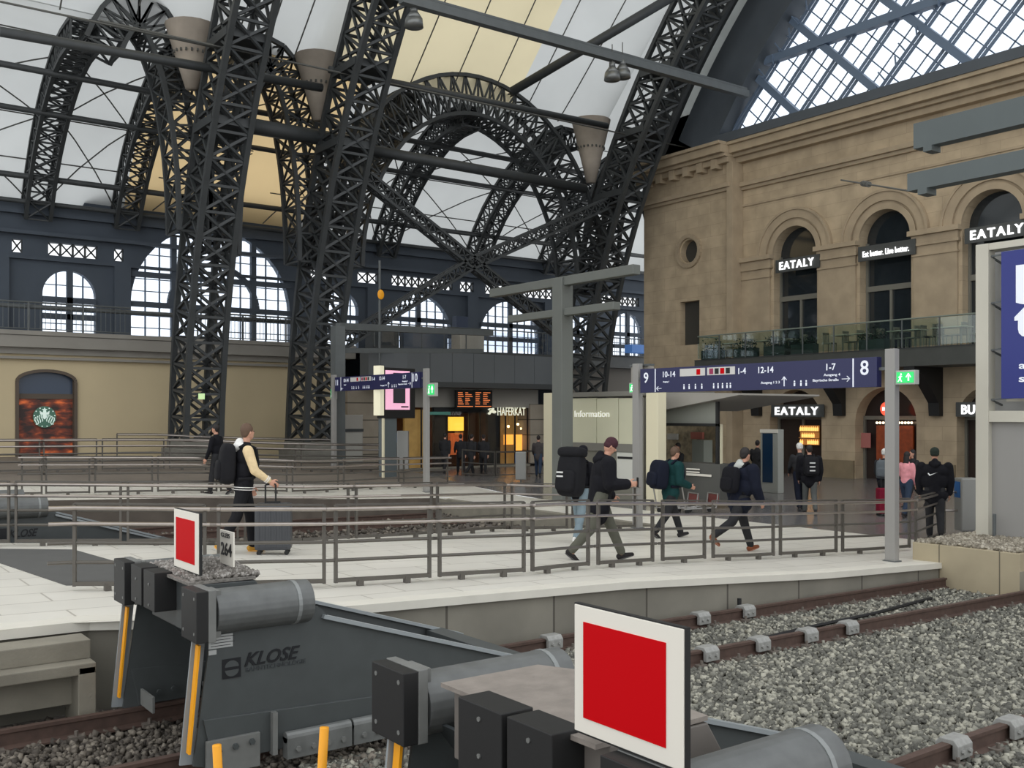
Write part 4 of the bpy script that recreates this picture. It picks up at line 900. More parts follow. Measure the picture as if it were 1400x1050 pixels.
# terrace tables, chairs and plants
CHM = mat('terrace_furniture', s2l(120, 116, 104), .5); LEAF = mat('leaf_green', s2l(34, 56, 44), .7, 0, .3, 6)
def tchair(u, v, rz, label):
    t = thing('terrace_chair', label, 'chair', (u, v, 5.12), rz, 'terrace chairs')
    b = MB(); b.box(-.2, .2, -.2, .2, .43, .47); b.build('seat', CHM, t)
    b = MB()
    for k in range(4): b.box(-.2, -.17, -.18+.11*k, -.14+.11*k, .47, .88)
    b.box(-.21, -.17, -.2, .2, .82, .9); b.build('backrest', CHM, t)
    b = MB(); b.box(-.015, .015, -.015, .015, 0, .44); rep('leg', b, CHM, t, [(x, y, 0) for x in (-.18, .18) for y in (-.18, .18)])
def ttable(u, v, label):
    t = thing('terrace_table', label, 'table', (u, v, 5.12), 0, 'terrace tables')
    b = MB(); b.box(-.33, .33, -.33, .33, .72, .75); b.build('tabletop', mat('pale_top', s2l(190, 186, 170), .4), t); b = MB(); b.cone((0,0,0), (0,0,.72), .03); b.box(-.2, .2, -.03, .03, 0, .03); b.box(-.03, .03, -.2, .2, 0, .03); b.build('pedestal', CHM, t)
ks = [(1000, 0), (1045, 1), (1078, 2), (1152, 3), (1180, 4), (1228, 5), (1252, 6), (1290, 7), (1313, 8)]
names = ['leftmost on the balcony', 'second from the left end of the balcony', 'below the leftmost lit sign', 'between the left and middle arches', 'left of the middle arch door', 'in front of the middle arch door', 'right of the middle arch door', 'between the middle and right arches', 'beside the banner tower']
for px, i in ks:
    p = PU(px, 470, 34.9); ttable(p.x, p.y, 'small terrace table with pale top '+names[i])
    tchair(p.x, p.y+.62, -PI/2, 'slatted terrace chair, left of the table '+names[i]); tchair(p.x, p.y-.62, PI/2, 'slatted terrace chair, right of the table '+names[i])
for px, i in ((975, 0), (1020, 1), (1062, 2), (1100, 3), (1195, 4)):
    p = PU(px, 480, 34.45); t = thing('planter', 'dark planter box with shrubs, '+['at the left end of the balcony', 'second from the left balcony end', 'below the leftmost lit sign', 'right of the leftmost balcony door', 'near the middle balcony door'][i], 'planter', (p.x, p.y, 5.12), 0, 'balcony planters')
    b = MB(); b.box(-.2, .2, -.55, .55, 0, .45); b.build('box', mat('planter_dark', s2l(44, 56, 54), .6), t)
    b = MB(); rnd = random.Random(i)
    for k in range(220):
        c = Vector((rnd.gauss(0,.13), rnd.uniform(-.55,.55), .45+abs(rnd.gauss(0,.2)))); d = Vector((rnd.uniform(-1,1), rnd.uniform(-1,1), rnd.uniform(-.2,1))).normalized()*.12; e = d.cross(Vector((0,0,1))).normalized()*.035
        b.add([c-d*.5, c+e, c+d*.5, c-e], [(0,1,2,3)])
    b.build('foliage', LEAF, t)
# catenary beams at upper right
for (pa, pb, u, hh, lab) in (((1246, 251), (1440, 208), 19, .36, 'lower grey suspended box beam at upper right'), ((1254, 188), (1440, 138), 20.5, .56, 'upper grey suspended box beam at upper right')):
    a = PU(*pa, u); c = PU(*pb, u); b = MB(); b.box(-.15, .15, c.y-a.y-3, 0, -hh/2, hh/2); b.box(-.18, .18, -.45, -.25, -hh/2-.12, -hh/2); o = b.build('suspended_beam', mat('beam_grey', s2l(84, 92, 92), .5, 0, .05, 2)); o.location = (u, a.y, a.z); tag(o, lab, 'beam')
p = P(1150, 246, 26); q = PU(1249, 262, 19); b = MB(); b.cone((0,0,0), q-p, .02)
for k in range(5): b.cone((q-p)*(.35+.02*k), (q-p)*(.36+.02*k), .07, n=8)
o = b.build('insulator_wire', CABM); o.location = p; tag(o, 'taut wire with an insulator left of the lower suspended beam', 'wire')

# ------------------------------------------------------------ railings
V3 = lambda x, y, z: Vector((x, y, z))
def solve_u(px, vf):
    lo, hi = -8., 34.
    for _ in range(50):
        u = (lo+hi)/2; v = vf(u); X = .804*u-.595*v; d = .595*u+.804*v
        if d < .1 or HX+F*X/d < px: lo = u
        else: hi = u
    return (lo+hi)/2
def section(vf, u0, u1, label, group, hs=(.08, .32, .54, .76, .935), H=.98, ext0=0, ext1=0, feet=True, posts=(True, True), r=.021, curl=False):
    z0 = zf(u0, vf(u0)); t = thing('railing', label, 'railing', (u0, vf(u0), z0), 0, group); O = Vector((u0, vf(u0), z0)); n = max(2, int((u1-u0)/.6))
    W = lambda u, h: Vector((u, vf(u), zf(u, vf(u))+h))-O
    for k, pu in enumerate((u0, u1)):
        if posts[k]:
            b = MB(); a = W(pu, .05); c = W(pu, H); d = (W(pu+.05, 0)-W(pu, 0)).normalized(); b.bar(a, c, .05, .035, up=d); b.build('post', GREYP2, t)
    b = MB(); tp_ = [W(u0+(u1-u0)*i/n, H) for i in range(n+1)]
    for p_, q_ in zip(tp_, tp_[1:]): b.bar(p_, q_, .05, .022)
    b.build('top_bar', GREYP2, t)
    us_ = [u0-ext0]+[u0+(u1-u0)*i/n for i in range(n+1)]+[u1+ext1]
    for k, h in enumerate(hs):
        b = MB(); pts = [W(u, h)+(V3(0, -.055, 0) if k > 2 else V3(0, 0, 0)) for u in us_]
        if k == 0:
            for p, q in zip(pts[1:], pts[2:-1]): b.bar(p, q, .06, .045)
            b.build('bottom_rail', GREYP2, t)
        else:
            b.path(pts, r+(.004 if k == len(hs)-1 else 0), 8); b.build('handrail' if k == len(hs)-1 else 'rail', RAILM if k > 2 else GREYP2, t)
    if feet:
        b = MB(); m_ = max(1, round((u1-u0)/.75)); b.cbox((0,0,.035), .07, .07, .09)
        rep('foot', b, GREYP2, t, [W(u0+(u1-u0)*(i+.5)/m_, 0) for i in range(m_)])
    if curl:
        b = MB(); a = W(u1, hs[-1]); c = W(u1, hs[-3]); e = V3(.804, -.595, 0); ctr = (a+c)/2; rr = (a-c).length/2
        b.path([a]+[a+e*.25]+[ctr+e*.25+Vector((0,0,1))*rr*math.cos(x)+e*rr*math.sin(x) for x in [PI*i/10 for i in range(11)]]+[c], .024, 8); b.build('rounded_end', RAILM, t)
    return t
GREYP2 = mat('railing_paint', s2l(92, 88, 82), .45, .35, .05, 6)
nv_ = lambda u: ip(u, [2.7, 4.2, 5.3, 8.2, 10, 12.4, 15.5, 17.4, 22], [12.0, 11.2, 10.85, 10.6, 10.9, 11.15, 10.95, 10.75, 12.4])
prs = [(102, 280), (299, 443), (459, 587), (601, 716), (728, 804), (818, 892), (906, 963), (975, 1057), (1067, 1143), (1152, 1243), (1252, 1291)]
lab = ['leftmost bay, with handrails projecting past its end post', 'behind the red board on the grey buffer stop', 'behind the rounded housing of the grey buffer stop', 'between the buffer stop and the walking people', 'left of the person in the black puffer coat', 'at the legs of the person in the black puffer coat', 'left of the person with the pale hood', 'at the legs of the person with the pale hood', 'right of the person with the pale hood', 'crossed by the tall sign pole', 'last bay with a rounded handrail end beside the banner tower']
for i, (a, c) in enumerate(prs):
    section(nv_, solve_u(a, nv_), solve_u(c, nv_), 'grey tubular platform railing, '+lab[i], 'front platform railing', ext0=.28 if i == 0 else .1, ext1=.1 if i < 10 else 0, curl=i == 10)
r2 = lambda u: r2v(u)
prs = [(-140, 12), (22, 165), (175, 325), (335, 476), (487, 590), (598, 690), (700, 775), (783, 868)]
lab = ['cut by the left edge', 'behind the dark walkway strip', 'behind the red board', 'behind the grey suitcase', 'right of the grey suitcase', 'in the middle of the picture', 'left of the large backpack', 'behind the walking people']
for i, (a, c) in enumerate(prs): section(r2, solve_u(a, r2), solve_u(c, r2), 'grey railing on the far side of the platform, '+lab[i], 'rear platform railing', ext0=.1, ext1=.1)
r3 = lambda u: ip(u, [4, 12, 15.3, 18], [26.4, 26.6, 27.6, 27.9])
prs = [(30, 57), (63, 122), (130, 208), (216, 296), (302, 392), (400, 462), (470, 545), (552, 612)]
lab = ['leftmost short bay', 'below the coffee shop front', 'right of the coffee shop front', 'left of the person in the black coat', 'behind the person with cream sleeves', 'below the pale cabinets', 'below the platform 10 sign', 'right of the platform 10 sign pole']
for i, (a, c) in enumerate(prs): section(r3, solve_u(a, r3), solve_u(c, r3), 'distant railing beyond the second trench, '+lab[i], 'railing beyond the trench', ext0=.1, ext1=.1, r=.024)
r4 = lambda u: 31.5
prs = [(-30, 54), (60, 132), (140, 224), (232, 330), (338, 404), (412, 520)]
for i, (a, c) in enumerate(prs): section(r4, solve_u(a, r4), solve_u(c, r4), 'farthest railing of the asphalt platform, bay '+['at the left edge', 'under the coffee shop', 'left of the great lattice arch', 'in front of the great lattice arch', 'right of the great lattice arch', 'left of the shops'][i], 'farthest platform railing', ext0=.1, ext1=.1, r=.026)
r5 = lambda u: 36.2
section(r5, solve_u(160, r5), solve_u(300, r5), 'railing with rounded start in front of the great lattice arch base', 'wall side railing', feet=False); section(r5, solve_u(305, r5), solve_u(455, r5), 'railing in front of the plain tan wall right of the lattice arch', 'wall side railing', feet=False)
r6 = lambda u: 34.0
section(r6, solve_u(632, r6), solve_u(676, r6), 'queue barrier before the bakery, left bay', 'bakery queue barriers', hs=(.1, .55, 1.05), H=1.08, feet=False); section(r6, solve_u(678, r6), solve_u(745, r6), 'queue barrier before the bakery, right bay', 'bakery queue barriers', hs=(.1, .55, 1.05), H=1.08, feet=False)

# ------------------------------------------------------------ sign gantries
def gantry(u, v1, v0, z0, z1, polez, left, right, labels):
    """v1 left end, v0 right end"""
    t = thing('platform_sign', labels[0], 'sign', (u, v1, z0)); L = v1-v0; h = z1-z0
    b = MB(); b.box(-.06, .08, -L, 0, 0, h); b.build('sign_panel', NAVY, t, bevel=.004)
    b = MB(); b.box(.0, .06, -L-.3, .28, h*.55, h*.65); b.build('support_bar', STEEL2, t)
    b = MB()
    for f in (.08, .92): b.box(-.066, -.06, -L*f-.012, -L*f+.012, .01, h-.01)
    b.build('divider', WTXT, t)
    X = u-.062
    def tx(s, f, zz, hh, wd=None, name='lettering'): text(name, s, WTXT, hh, (X, v1-L*f, z0+zz*h), '-u', wd, t, .006, 0, .01)
    tx(left, .02 if len(left) == 1 else .012, .42, .22 if len(left) == 1 else .2); tx(right, .945 if len(right) == 1 else .93, .42, .25)
    tx('10-14', .12, .62, .12); tx('1-4', .475, .62, .12); tx('12-14', .56, .62, .12); tx('1-7', .825, .62, .12)
    tx('Ausgang 1', .12, .4, .032); tx('Ausgang 1 2 3', .57, .22, .045, .45); tx('Ausgang 4', .815, .42, .045, .35); tx('Bayrische Straße', .775, .24, .045, .55)
    b = MB()
    def arrow(f, zz, dy, dz, s=.1):
        y = -L*f; z = zz*h; b.bar((-.066, y-dy*s, z-dz*s), (-.066, y+dy*s, z+dz*s), .018, .01)
        tip = Vector((-.066, y+dy*s, z+dz*s)); 
        for q in (1, -1): b.bar(tip, tip+Vector((0, -dy*s*.7+q*dz*s*.6, -dz*s*.7+q*dy*s*.6)), .018, .01)
    arrow(.1, .16, 1, 0, .07); arrow(.665, .28, 0, 1, .09); arrow(.895, .3, -1, 0, .08)
    b.build('arrow', WTXT, t)
    for f0, f1, sq in ((.205, .325, ((.285, RED),)), (.335, .46, ((.345, 'p'), (.37, 'k'), (.395, RED), (.42, 'k')))):
        b = MB(); b.box(-.066, -.06, -L*f1, -L*f0, h*.62, h*.92); b.build('logo_strip', mat('strip_grey', s2l(206, 204, 200), .5), t)
        for f, mm in sq:
            b = MB(); b.box(-.07, -.066, -L*(f+.018), -L*f, h*.66, h*.88); b.build('line_badge', {'p': mat('badge_purple', s2l(150, 40, 80), .5), 'k': BLACK}.get(mm, mm), t)
    for f in (.225, .25, .28, .31, .365, .385, .405, .425, .44, .705, .73, .75):
        b = MB(); y = -L*f; b.ell((-.066, y, h*.27), .004, .018, .018, 8, 6); b.box(-.068, -.06, y-.016, y+.016, h*.1, h*.22); b.build('pictogram', WTXT, t)
    return t
tS = gantry(15.4, 16.0, 10.15, 3.13, 3.65, 3.8, '9', '8', ['long navy direction sign between poles, numbered 9 and 8'])
tS2 = gantry(16.5, 33.0, 27.1, 3.5, 4.0, 4.1, '11', '10', ['distant navy direction sign numbered 10 at its right end'])
def pole(u, v, z1, label, wd=.19):
    z0 = zf(u, v); t = thing('sign_pole', label, 'pole', (u, v, z0), 0, 'sign poles'); b = MB(); b.box(-.07, .07, -wd/2, wd/2, 0, z1-z0); b.build('post', mat('pole_grey', s2l(150, 148, 144), .5, .1), t, bevel=.01)
    b = MB(); b.box(-.1, .1, -.12, .12, 0, .02); b.build('base_plate', STEEL2, t); return t
pole(15.45, 9.93, 3.78, 'tall pale grey pole at the right end of the 8 and 9 sign'); pole(15.45, 16.2, 3.78, 'grey pole at the left end of the 8 and 9 sign')
pole(16.5, 26.8, 4.1, 'grey pole at the right end of the distant 10 sign'); pole(16.5, 33.2, 4.1, 'grey pole at the left end of the distant 10 sign')
def exitsign(p, w, h, label):
    t = thing('exit_sign', label, 'exit sign', p, 0, 'green exit signs'); b = MB(); b.box(0, .12, -w, 0, 0, h); b.build('case', mat('case_silver', s2l(170, 174, 166), .5), t, bevel=.01)
    b = MB(); b.box(-.006, 0, -w*.93, -w*.07, h*.12, h*.88); b.build('face', GREEN, t)
    b = MB(); y = -w*.68; z = h*.5; b.bar((-.01, y, z-h*.25), (-.01, y, z+h*.25), w*.06, .01); b.bar((-.01, y, z+h*.27), (-.01, y+w*.12, z), w*.05, .01); b.bar((-.01, y, z+h*.27), (-.01, y-w*.12, z), w*.05, .01)
    y = -w*.28; b.ell((-.01, y-.01, z+h*.22), .005, h*.07, h*.07, 8, 6); b.bar((-.01, y, z+h*.12), (-.01, y+w*.02, z-h*.08), w*.07, .01); b.bar((-.01, y+w*.02, z-h*.08), (-.01, y+w*.12, z-h*.3), w*.05, .01); b.bar((-.01, y+w*.02, z-h*.08), (-.01, y-w*.06, z-h*.3), w*.05, .01); b.bar((-.01, y-w*.08, z+h*.08), (-.01, y+w*.1, z+h*.02), w*.04, .01)
    b.build('running_figure', mat('exit_white', (1,1,1), emit=(.9,1,.9), estr=1.2), t)
exitsign(PU(1224, 526, 15.4), .37, .24, 'green exit sign fixed to the right pole'); exitsign(PU(860, 538, 15.5), .34, .24, 'green exit sign left of the number 9'); exitsign(PU(584, 542, 16.5), .45, .42, 'small green exit sign right of the distant 10 sign'); exitsign(PU(452, 546, 16.5), .3, .42, 'narrow green exit sign left of the distant 10 sign')
litbox(272, 280, 538, 546, 36.2, 'exit_lamp', 'small pale green sign on the great lattice arch', (190, 220, 160), .8, 'exit sign', .08)
p = PU(873, 521, 15.6); t = thing('platform_loudspeaker', 'grey round-faced loudspeaker box left of the number 9', 'loudspeaker', p); b = MB(); b.box(0, .3, -.2, .25, -.05, .33); b.build('housing', mat('housing_grey', s2l(150, 146, 138), .6), t, bevel=.02); b = MB(); b.cone((-.02, .03, .13), (.01, .03, .13), .15, n=20); b.build('grille', mat('grille', s2l(90, 84, 78), .7), t); b = MB(); b.box(-.04, .1, -.4, .25, .33, .37); b.build('bracket', STEEL2, t)
# catenary mast in the middle
t = thing('catenary_mast', 'tall grey mast with two pairs of arms in the middle', 'mast', P(769, 690, 30)); z0 = zf(t.location.x, t.location.y); H = P(769, 380, 30).z-z0; t.location.z = z0; MG = mat('mast_grey', s2l(104, 107, 102), .55, 0, .06, 1)
b = MB(); b.box(-.22, .22, -.23, .23, 0, H); b.build('shaft', MG, t, bevel=.02)
b = MB(); b.box(-.14, .14, -3.2, 3.6, H-.25, H+.02); b.build('upper_arm', MG, t, bevel=.02)
b = MB(); b.box(-.14, .14, -2.4, 2.6, H-1.15, H-.93); b.build('lower_arm', MG, t, bevel=.02)
# portal and mast at left of the shops
p = P(519, 640, 40); q = P(519, 378, 40); t = thing('slender_mast', 'slender mast with a yellow emblem in front of the terrace windows', 'mast', (p.x, p.y, zf(p.x, p.y))); b = MB(); b.cone((0,0,0), (0,0,q.z-p.z+.6), .05); b.build('tube', STEEL2, t); b = MB(); b.ell((0,-.1,P(519, 403, 40).z-t.location.z), .15, .05, .2); b.build('emblem', YEL, t)
p = P(462, 640, 37); t = thing('steel_portal', 'dark steel portal with diagonal arm left of the shops', 'portal', (p.x, p.y, zf(p.x, p.y))); b = MB(); hh = P(462, 446, 37).z-t.location.z; b.box(-.2, .2, -.2, .2, 0, hh); b.build('column', STEEL2, t)
b = MB(); b.bar((0,0,hh), (8.5, 2.2, hh+.3), .25); b.build('upper_beam', STEEL2, t); b = MB(); b.bar((0,0,hh-.9), (8, 2.2, hh-.5), .18); b.build('lower_beam', STEEL2, t)

# ------------------------------------------------------------ information booth and kiosk
IU = 20.3
t = thing('information_booth', 'pale glass information booth between two cream columns', 'booth', (0,0,0))
def bu(px0, px1, y0, y1, u, dep, name, m, par=None, bev=.01):
    a = PU(px0, y1, u); c = PU(px1, y0, u); b = MB(); b.box(u, u+dep, c.y, a.y, a.z, c.z); return b.build(name, m, par or t, bevel=bev)
INF = mat('booth_glass', s2l(190, 188, 164), .3, 0, .04, 1, emit=s2l(176, 178, 150), estr=.12)
for x0, x1 in ((782, 815), (816, 845), (846, 868)): bu(x0, x1, 544, 607, IU, .05, 'glass_panel', INF)
bu(779, 880, 534, 543, IU-.1, 3.0, 'roof', mat('booth_frame', s2l(120, 118, 110), .5)); bu(779, 880, 608, 615, IU-.05, .1, 'transom', MATS['booth_frame'])
bu(869, 880, 543, 690, IU-.02, .1, 'side_frame', MATS['booth_frame']); bu(779, 869, 616, 690, IU+.02, .05, 'lower_panel', mat('booth_low', s2l(122, 120, 108), .6))
bu(843, 868, 619, 664, IU-.02, .04, 'notice_case', mat('notice_white', s2l(206, 206, 196), .5)); bu(844, 867, 625, 627, IU-.04, .02, 'case_bar', BLACK)
p = PU(786, 570, IU-.02); text('lettering', 'Information', mat('soft_white', s2l(250, 250, 236), .5, emit=(1,1,.9), estr=.4), .2, p, '-u', p.y-PU(834, 570, IU).y, t, .02, 0, .0)
t = thing('cream_column', 'cream column left of the mast beside the information booth', 'column', (0,0,0), 0, 'cream booth columns'); bu(743, 757, 537, 672, 22, .4, 'shaft', CREAMP, t, .02)
t = thing('cream_column', 'cream column right of the information booth', 'column', (0,0,0), 0, 'cream booth columns'); bu(883, 899, 535, 690, IU-.2, .35, 'shaft', CREAMP, t, .02)
t = thing('ticket_kiosk', 'kiosk with slanted canopy and counter right of the information booth', 'kiosk', (0,0,0))
KG = mat('kiosk_grey', s2l(124, 122, 114), .5)
a = PU(899, 562, 21); c = PU(1010, 540, 21); b = MB(); b.prism([(a.y, a.z), (c.y, c.z), (c.y, c.z+.05), (a.y, c.z+.12)], UV, 21, 24.5); b.build('canopy', mat('canopy_grey', s2l(158, 154, 146), .6), t)
bu(899, 981, 579, 582, 21.2, .1, 'header_bar', BLACK); bu(978, 981, 549, 640, 21.2, .1, 'corner_post', BLACK)
bu(899, 978, 549, 579, 21.35, .05, 'upper_pane', mat('milky_pane', s2l(140, 142, 134), .3)); bu(899, 981, 582, 650, 24.3, .1, 'rear_shelf', mat('shelf_mix', s2l(134, 122, 98), .7, 0, .5, 5))
bu(912, 925, 593, 601, 24.1, .1, 'price_board', mat('pboard', s2l(150, 148, 140), .5)); bu(944, 960, 591, 600, 24.1, .1, 'red_board', mat('rboard', s2l(150, 84, 70), .5)); bu(946, 962, 602, 635, 23, .4, 'fridge', mat('fridge', s2l(150, 156, 146), .4)); bu(925, 984, 635, 682, 21.1, .7, 'counter', mat('counter_dark', s2l(84, 84, 80), .5))
for y in (645, 649, 653): bu(938, 972 if y > 650 else 956, y-4, y-3, 21.05, .03, 'counter_text', WHITE)
bu(981, 985, 580, 655, 21.5, .1, 'frame_post', CREAMP)
def trolley(px, py, label):
    p = P(px, py, 26.5); z = zf(p.x, p.y); t = thing('luggage_trolley', label, 'trolley', (p.x, p.y, z), -.3, 'parked luggage trolleys')
    b = MB()
    for y in (-.25, .25): b.path([(-.5,y,.12), (.45,y,.14), (.5,y,.5)], .02); b.path([(-.45,y,.12), (-.62,y,1.0)], .02)
    b.path([(-.62,-.25,1.0), (-.62,.25,1.0)], .025); b.path([(.5,-.25,.5), (.5,.25,.5)], .02)
    for k in range(4): b.path([(-.45+.3*k,-.25,.13), (-.45+.3*k,.25,.13)], .012)
    b.build('frame', mat('trolley_steel', s2l(150, 148, 144), .35, .6), t)
    b = MB(); b.box(-.66, -.6, -.24, .24, .8, .98); b.box(.5, .53, -.25, .25, .25, .5); b.build('ad_panel', mat('trolley_red', s2l(120, 62, 58), .5), t)
    for x, y in ((-.4,-.22), (-.4,.22), (.4,0)): b = MB(); b.cone((x,y-.02,.06), (x,y+.02,.06), .06, n=12); b.build('wheel', BLACK, t)
trolley(925, 702, 'left luggage trolley parked behind the rear railing'); trolley(952, 704, 'right luggage trolley parked behind the rear railing')
# advertising column, bins, display column
p = PU(1050, 672, 27); t = thing('information_totem', 'slim totem with dark blue face near the sandstone wall', 'totem', (27, p.y, zf(27, p.y))); zt = PU(1050, 587, 27).z-t.location.z
b = MB(); b.box(0, .3, -.42, .32, 0, zt); b.build('body', mat('totem_grey', s2l(158, 160, 154), .5), t, bevel=.02); b = MB(); b.box(-.02, 0, -.2, .22, .35, zt-.14); b.build('blue_face', mat('totem_blue', s2l(12, 48, 78), .3), t); b = MB(); b.box(-.03, 0, -.42, .32, zt-.12, zt); b.build('cap', WHITE, t)
def bin_(px, py, d, label, blue=True, h=1.15, wd=.36):
    p = P(px, py, d); z = zf(p.x, p.y); t = thing('litter_bin', label, 'bin', (p.x, p.y, z), -.64, 'litter bins'); b = MB(); b.box(-.2, .2, -wd/2, wd/2, .12, h); b.build('body', mat('bin_grey', s2l(150, 150, 146), .4, .3), t, bevel=.03)
    b = MB(); b.box(-.215, -.2, -wd/2+.05, wd/2-.05, h-.42, h-.08); b.build('flap', mat('bin_blue', s2l(38, 92, 150), .5), t)
    b = MB()
    for y in (-.1, .1): b.box(-.03, .03, y-.02, y+.02, 0, .14)
    b.build('stand', STEEL2, t)
bin_(1322, 727, 21.5, 'grey litter bin with blue flap beside the banner tower', h=1.25); bin_(551, 652, 36, 'grey litter bin with blue flap left of the distant sign pole', h=1.5); bin_(712, 655, 37, 'grey litter bin with blue flap before the bakery')
bin_(1217, 664, 35, 'dark litter bin by the sandstone wall')
a = P(525, 565, 34); t = thing('advertising_display', 'large display with pink lit poster behind the distant sign', 'display', (a.x, a.y, zf(a.x, a.y)), .25); z = lambda y: P(525, y, 34).z-t.location.z
b = MB(); b.box(0, 1.5, 0, .35, z(572), z(502)); b.build('case', BLACK, t, bevel=.02); b = MB(); b.box(-.2, -.02, -.02, .3, z(568), z(500)); b.build('cream_side', mat('cream_lit', s2l(238, 232, 200), .5, emit=(1,.95,.75), estr=.35), t)
b = MB(); b.box(.06, 1.22, -.01, 0, z(560), z(506)); b.build('poster_face', mat('pink_poster', s2l(240, 180, 205), .5, emit=s2l(240, 176, 205), estr=.9), t)
b = MB(); b.box(.42, 1.0, -.02, -.01, z(551), z(509)); b.build('poster_motif', mat('motif_dark', s2l(60, 58, 66), .5), t); b = MB(); b.box(.1, .34, -.02, -.01, z(514), z(513)); b.box(.8, 1.15, -.02, -.01, z(557), z(555)); b.build('poster_text', MATS['motif_dark'], t)
b = MB(); b.box(.05, .65, .05, .3, 0, z(572)); b.build('pedestal', mat('display_pedestal', s2l(92, 100, 102), .5), t); b = MB(); b.box(-.04, .03, .0, .07, 0, z(572)); b.build('lit_edge', CREAMP, t)
# ------------------------------------------------------------ tower with blue banner
t = thing('banner_tower', 'tall pale steel tower carrying a dark blue banner at the right edge', 'tower', (17.7, 9.0, .42)); TW = mat('tower_white', s2l(196, 192, 178), .6, 0, .04, 1); TG = mat('tower_grey', s2l(148, 146, 142), .6)
zt = 5.75-.42
b = MB(); b.box(0, .24, .44, .68, 0, zt); b.build('corner_post', TW, t, bevel=.008); b = MB(); b.box(1.3, 1.5, .44, .68, 0, zt); b.build('rear_post', TW, t)
b = MB(); b.box(.12, .3, -6, .44, 0, 2.1); b.build('lower_panel', TG, t); b = MB(); b.box(.02, .35, -6, .6, 2.1, 2.3); b.box(.02, .3, -6, .6, zt-.12, zt); b.build('cross_rail', TW, t)
b = MB(); b.box(.5, .6, -6, .75, 1.9, zt-.1); b.build('inner_panel', mat('tower_inner', s2l(170, 170, 168), .5, 0, .08, 1.5), t)
b = MB()
for z in (2.5, 3.4, 4.25, 5.1): b.bar((.1, .45, z), (.2, -.25, z+.06), .03); b.bar((.1, .45, z), (1.4, .45, z-.3), .03)
b.build('tie_rod', STEEL2, t); b = MB(); b.bar((.3, .1, 2.5), (.3, .1, 3.9), .05); b.bar((.3, .22, 3.9), (.3, -.05, 3.9), .04); b.bar((.3, .25, 2.5), (.3, -.1, 2.5), .06); b.build('lamp_rod', TW, t)
b = MB(); b.cone((-.05, .3, 0), (-.05, .3, .45), .03); b.build('bent_pipe', STEEL2, t)
yb = PU(1372, 400, 17.75).y
tb = thing('blue_banner', 'dark blue banner with cut-off white words at the right edge', 'banner', (17.72, yb, PU(1372, 545, 17.75).z)); hb = PU(1372, 345, 17.75).z-tb.location.z
b = MB(); b.box(-.05, -.02, -4.5, 0, 0, hb); b.build('cloth', BLUEB, tb); 
for s, y, h_ in (('b', 428, .62), ('t', 452+36, .58)): 
    pp = PU(1392, y-18, 17.66)
text('lettering', 'b', WTXT, .62, PU(1389, 413, 17.665), '-u', .45, tb, .004, 0, .05); text('lettering', 't', WTXT, .55, PU(1387, 458, 17.665), '-u', .35, tb, .004, 0, .05); text('small_lettering', 'a', WTXT, .12, PU(1393, 504, 17.665), '-u', .12, tb, .004, 0, .02); text('small_lettering', 's', WTXT, .12, PU(1393, 522, 17.665), '-u', .11, tb, .004, 0, .02)

# ------------------------------------------------------------ people
def capsules(chains, balls, vox, name, m, parent, smooth=3):
    b = MB()
    for ch in chains:
        for (p, r1), (q, r2_) in zip(ch, ch[1:]): b.cone(p, q, r1, r2_, 10)
        for p, r in ch: b.ell(p, r, r, r, 10, 8)
    for bl in balls: b.ell(bl[0], *bl[1], n=14, m=10, M=bl[2] if len(bl) > 2 else None)
    me = bpy.data.meshes.new(name); me.from_pydata(b.v, [], b.f); o = bpy.data.objects.new(name, me); C.objects.link(o)
    md = o.modifiers.new('r', 'REMESH'); md.mode = 'VOXEL'; md.voxel_size = vox; md.use_smooth_shade = True
    if smooth: s_ = o.modifiers.new('s', 'SMOOTH'); s_.iterations = smooth; s_.factor = .5
    dg = bpy.context.evaluated_depsgraph_get(); dg.update(); m2 = bpy.data.meshes.new_from_object(o.evaluated_get(dg)); C.objects.unlink(o); bpy.data.objects.remove(o); bpy.data.meshes.remove(me)
    m2.materials.clear(); m2.materials.append(m); m2.name = name; m2.polygons.foreach_set('use_smooth', [True]*len(m2.polygons))
    o = bpy.data.objects.new(name, m2); C.objects.link(o); o.parent = parent; return o
def cloth(name, col): return mat(name, s2l(*col), .85, 0, .1, 12, bump=.25, bscale=22, spec=.2)
V = Vector
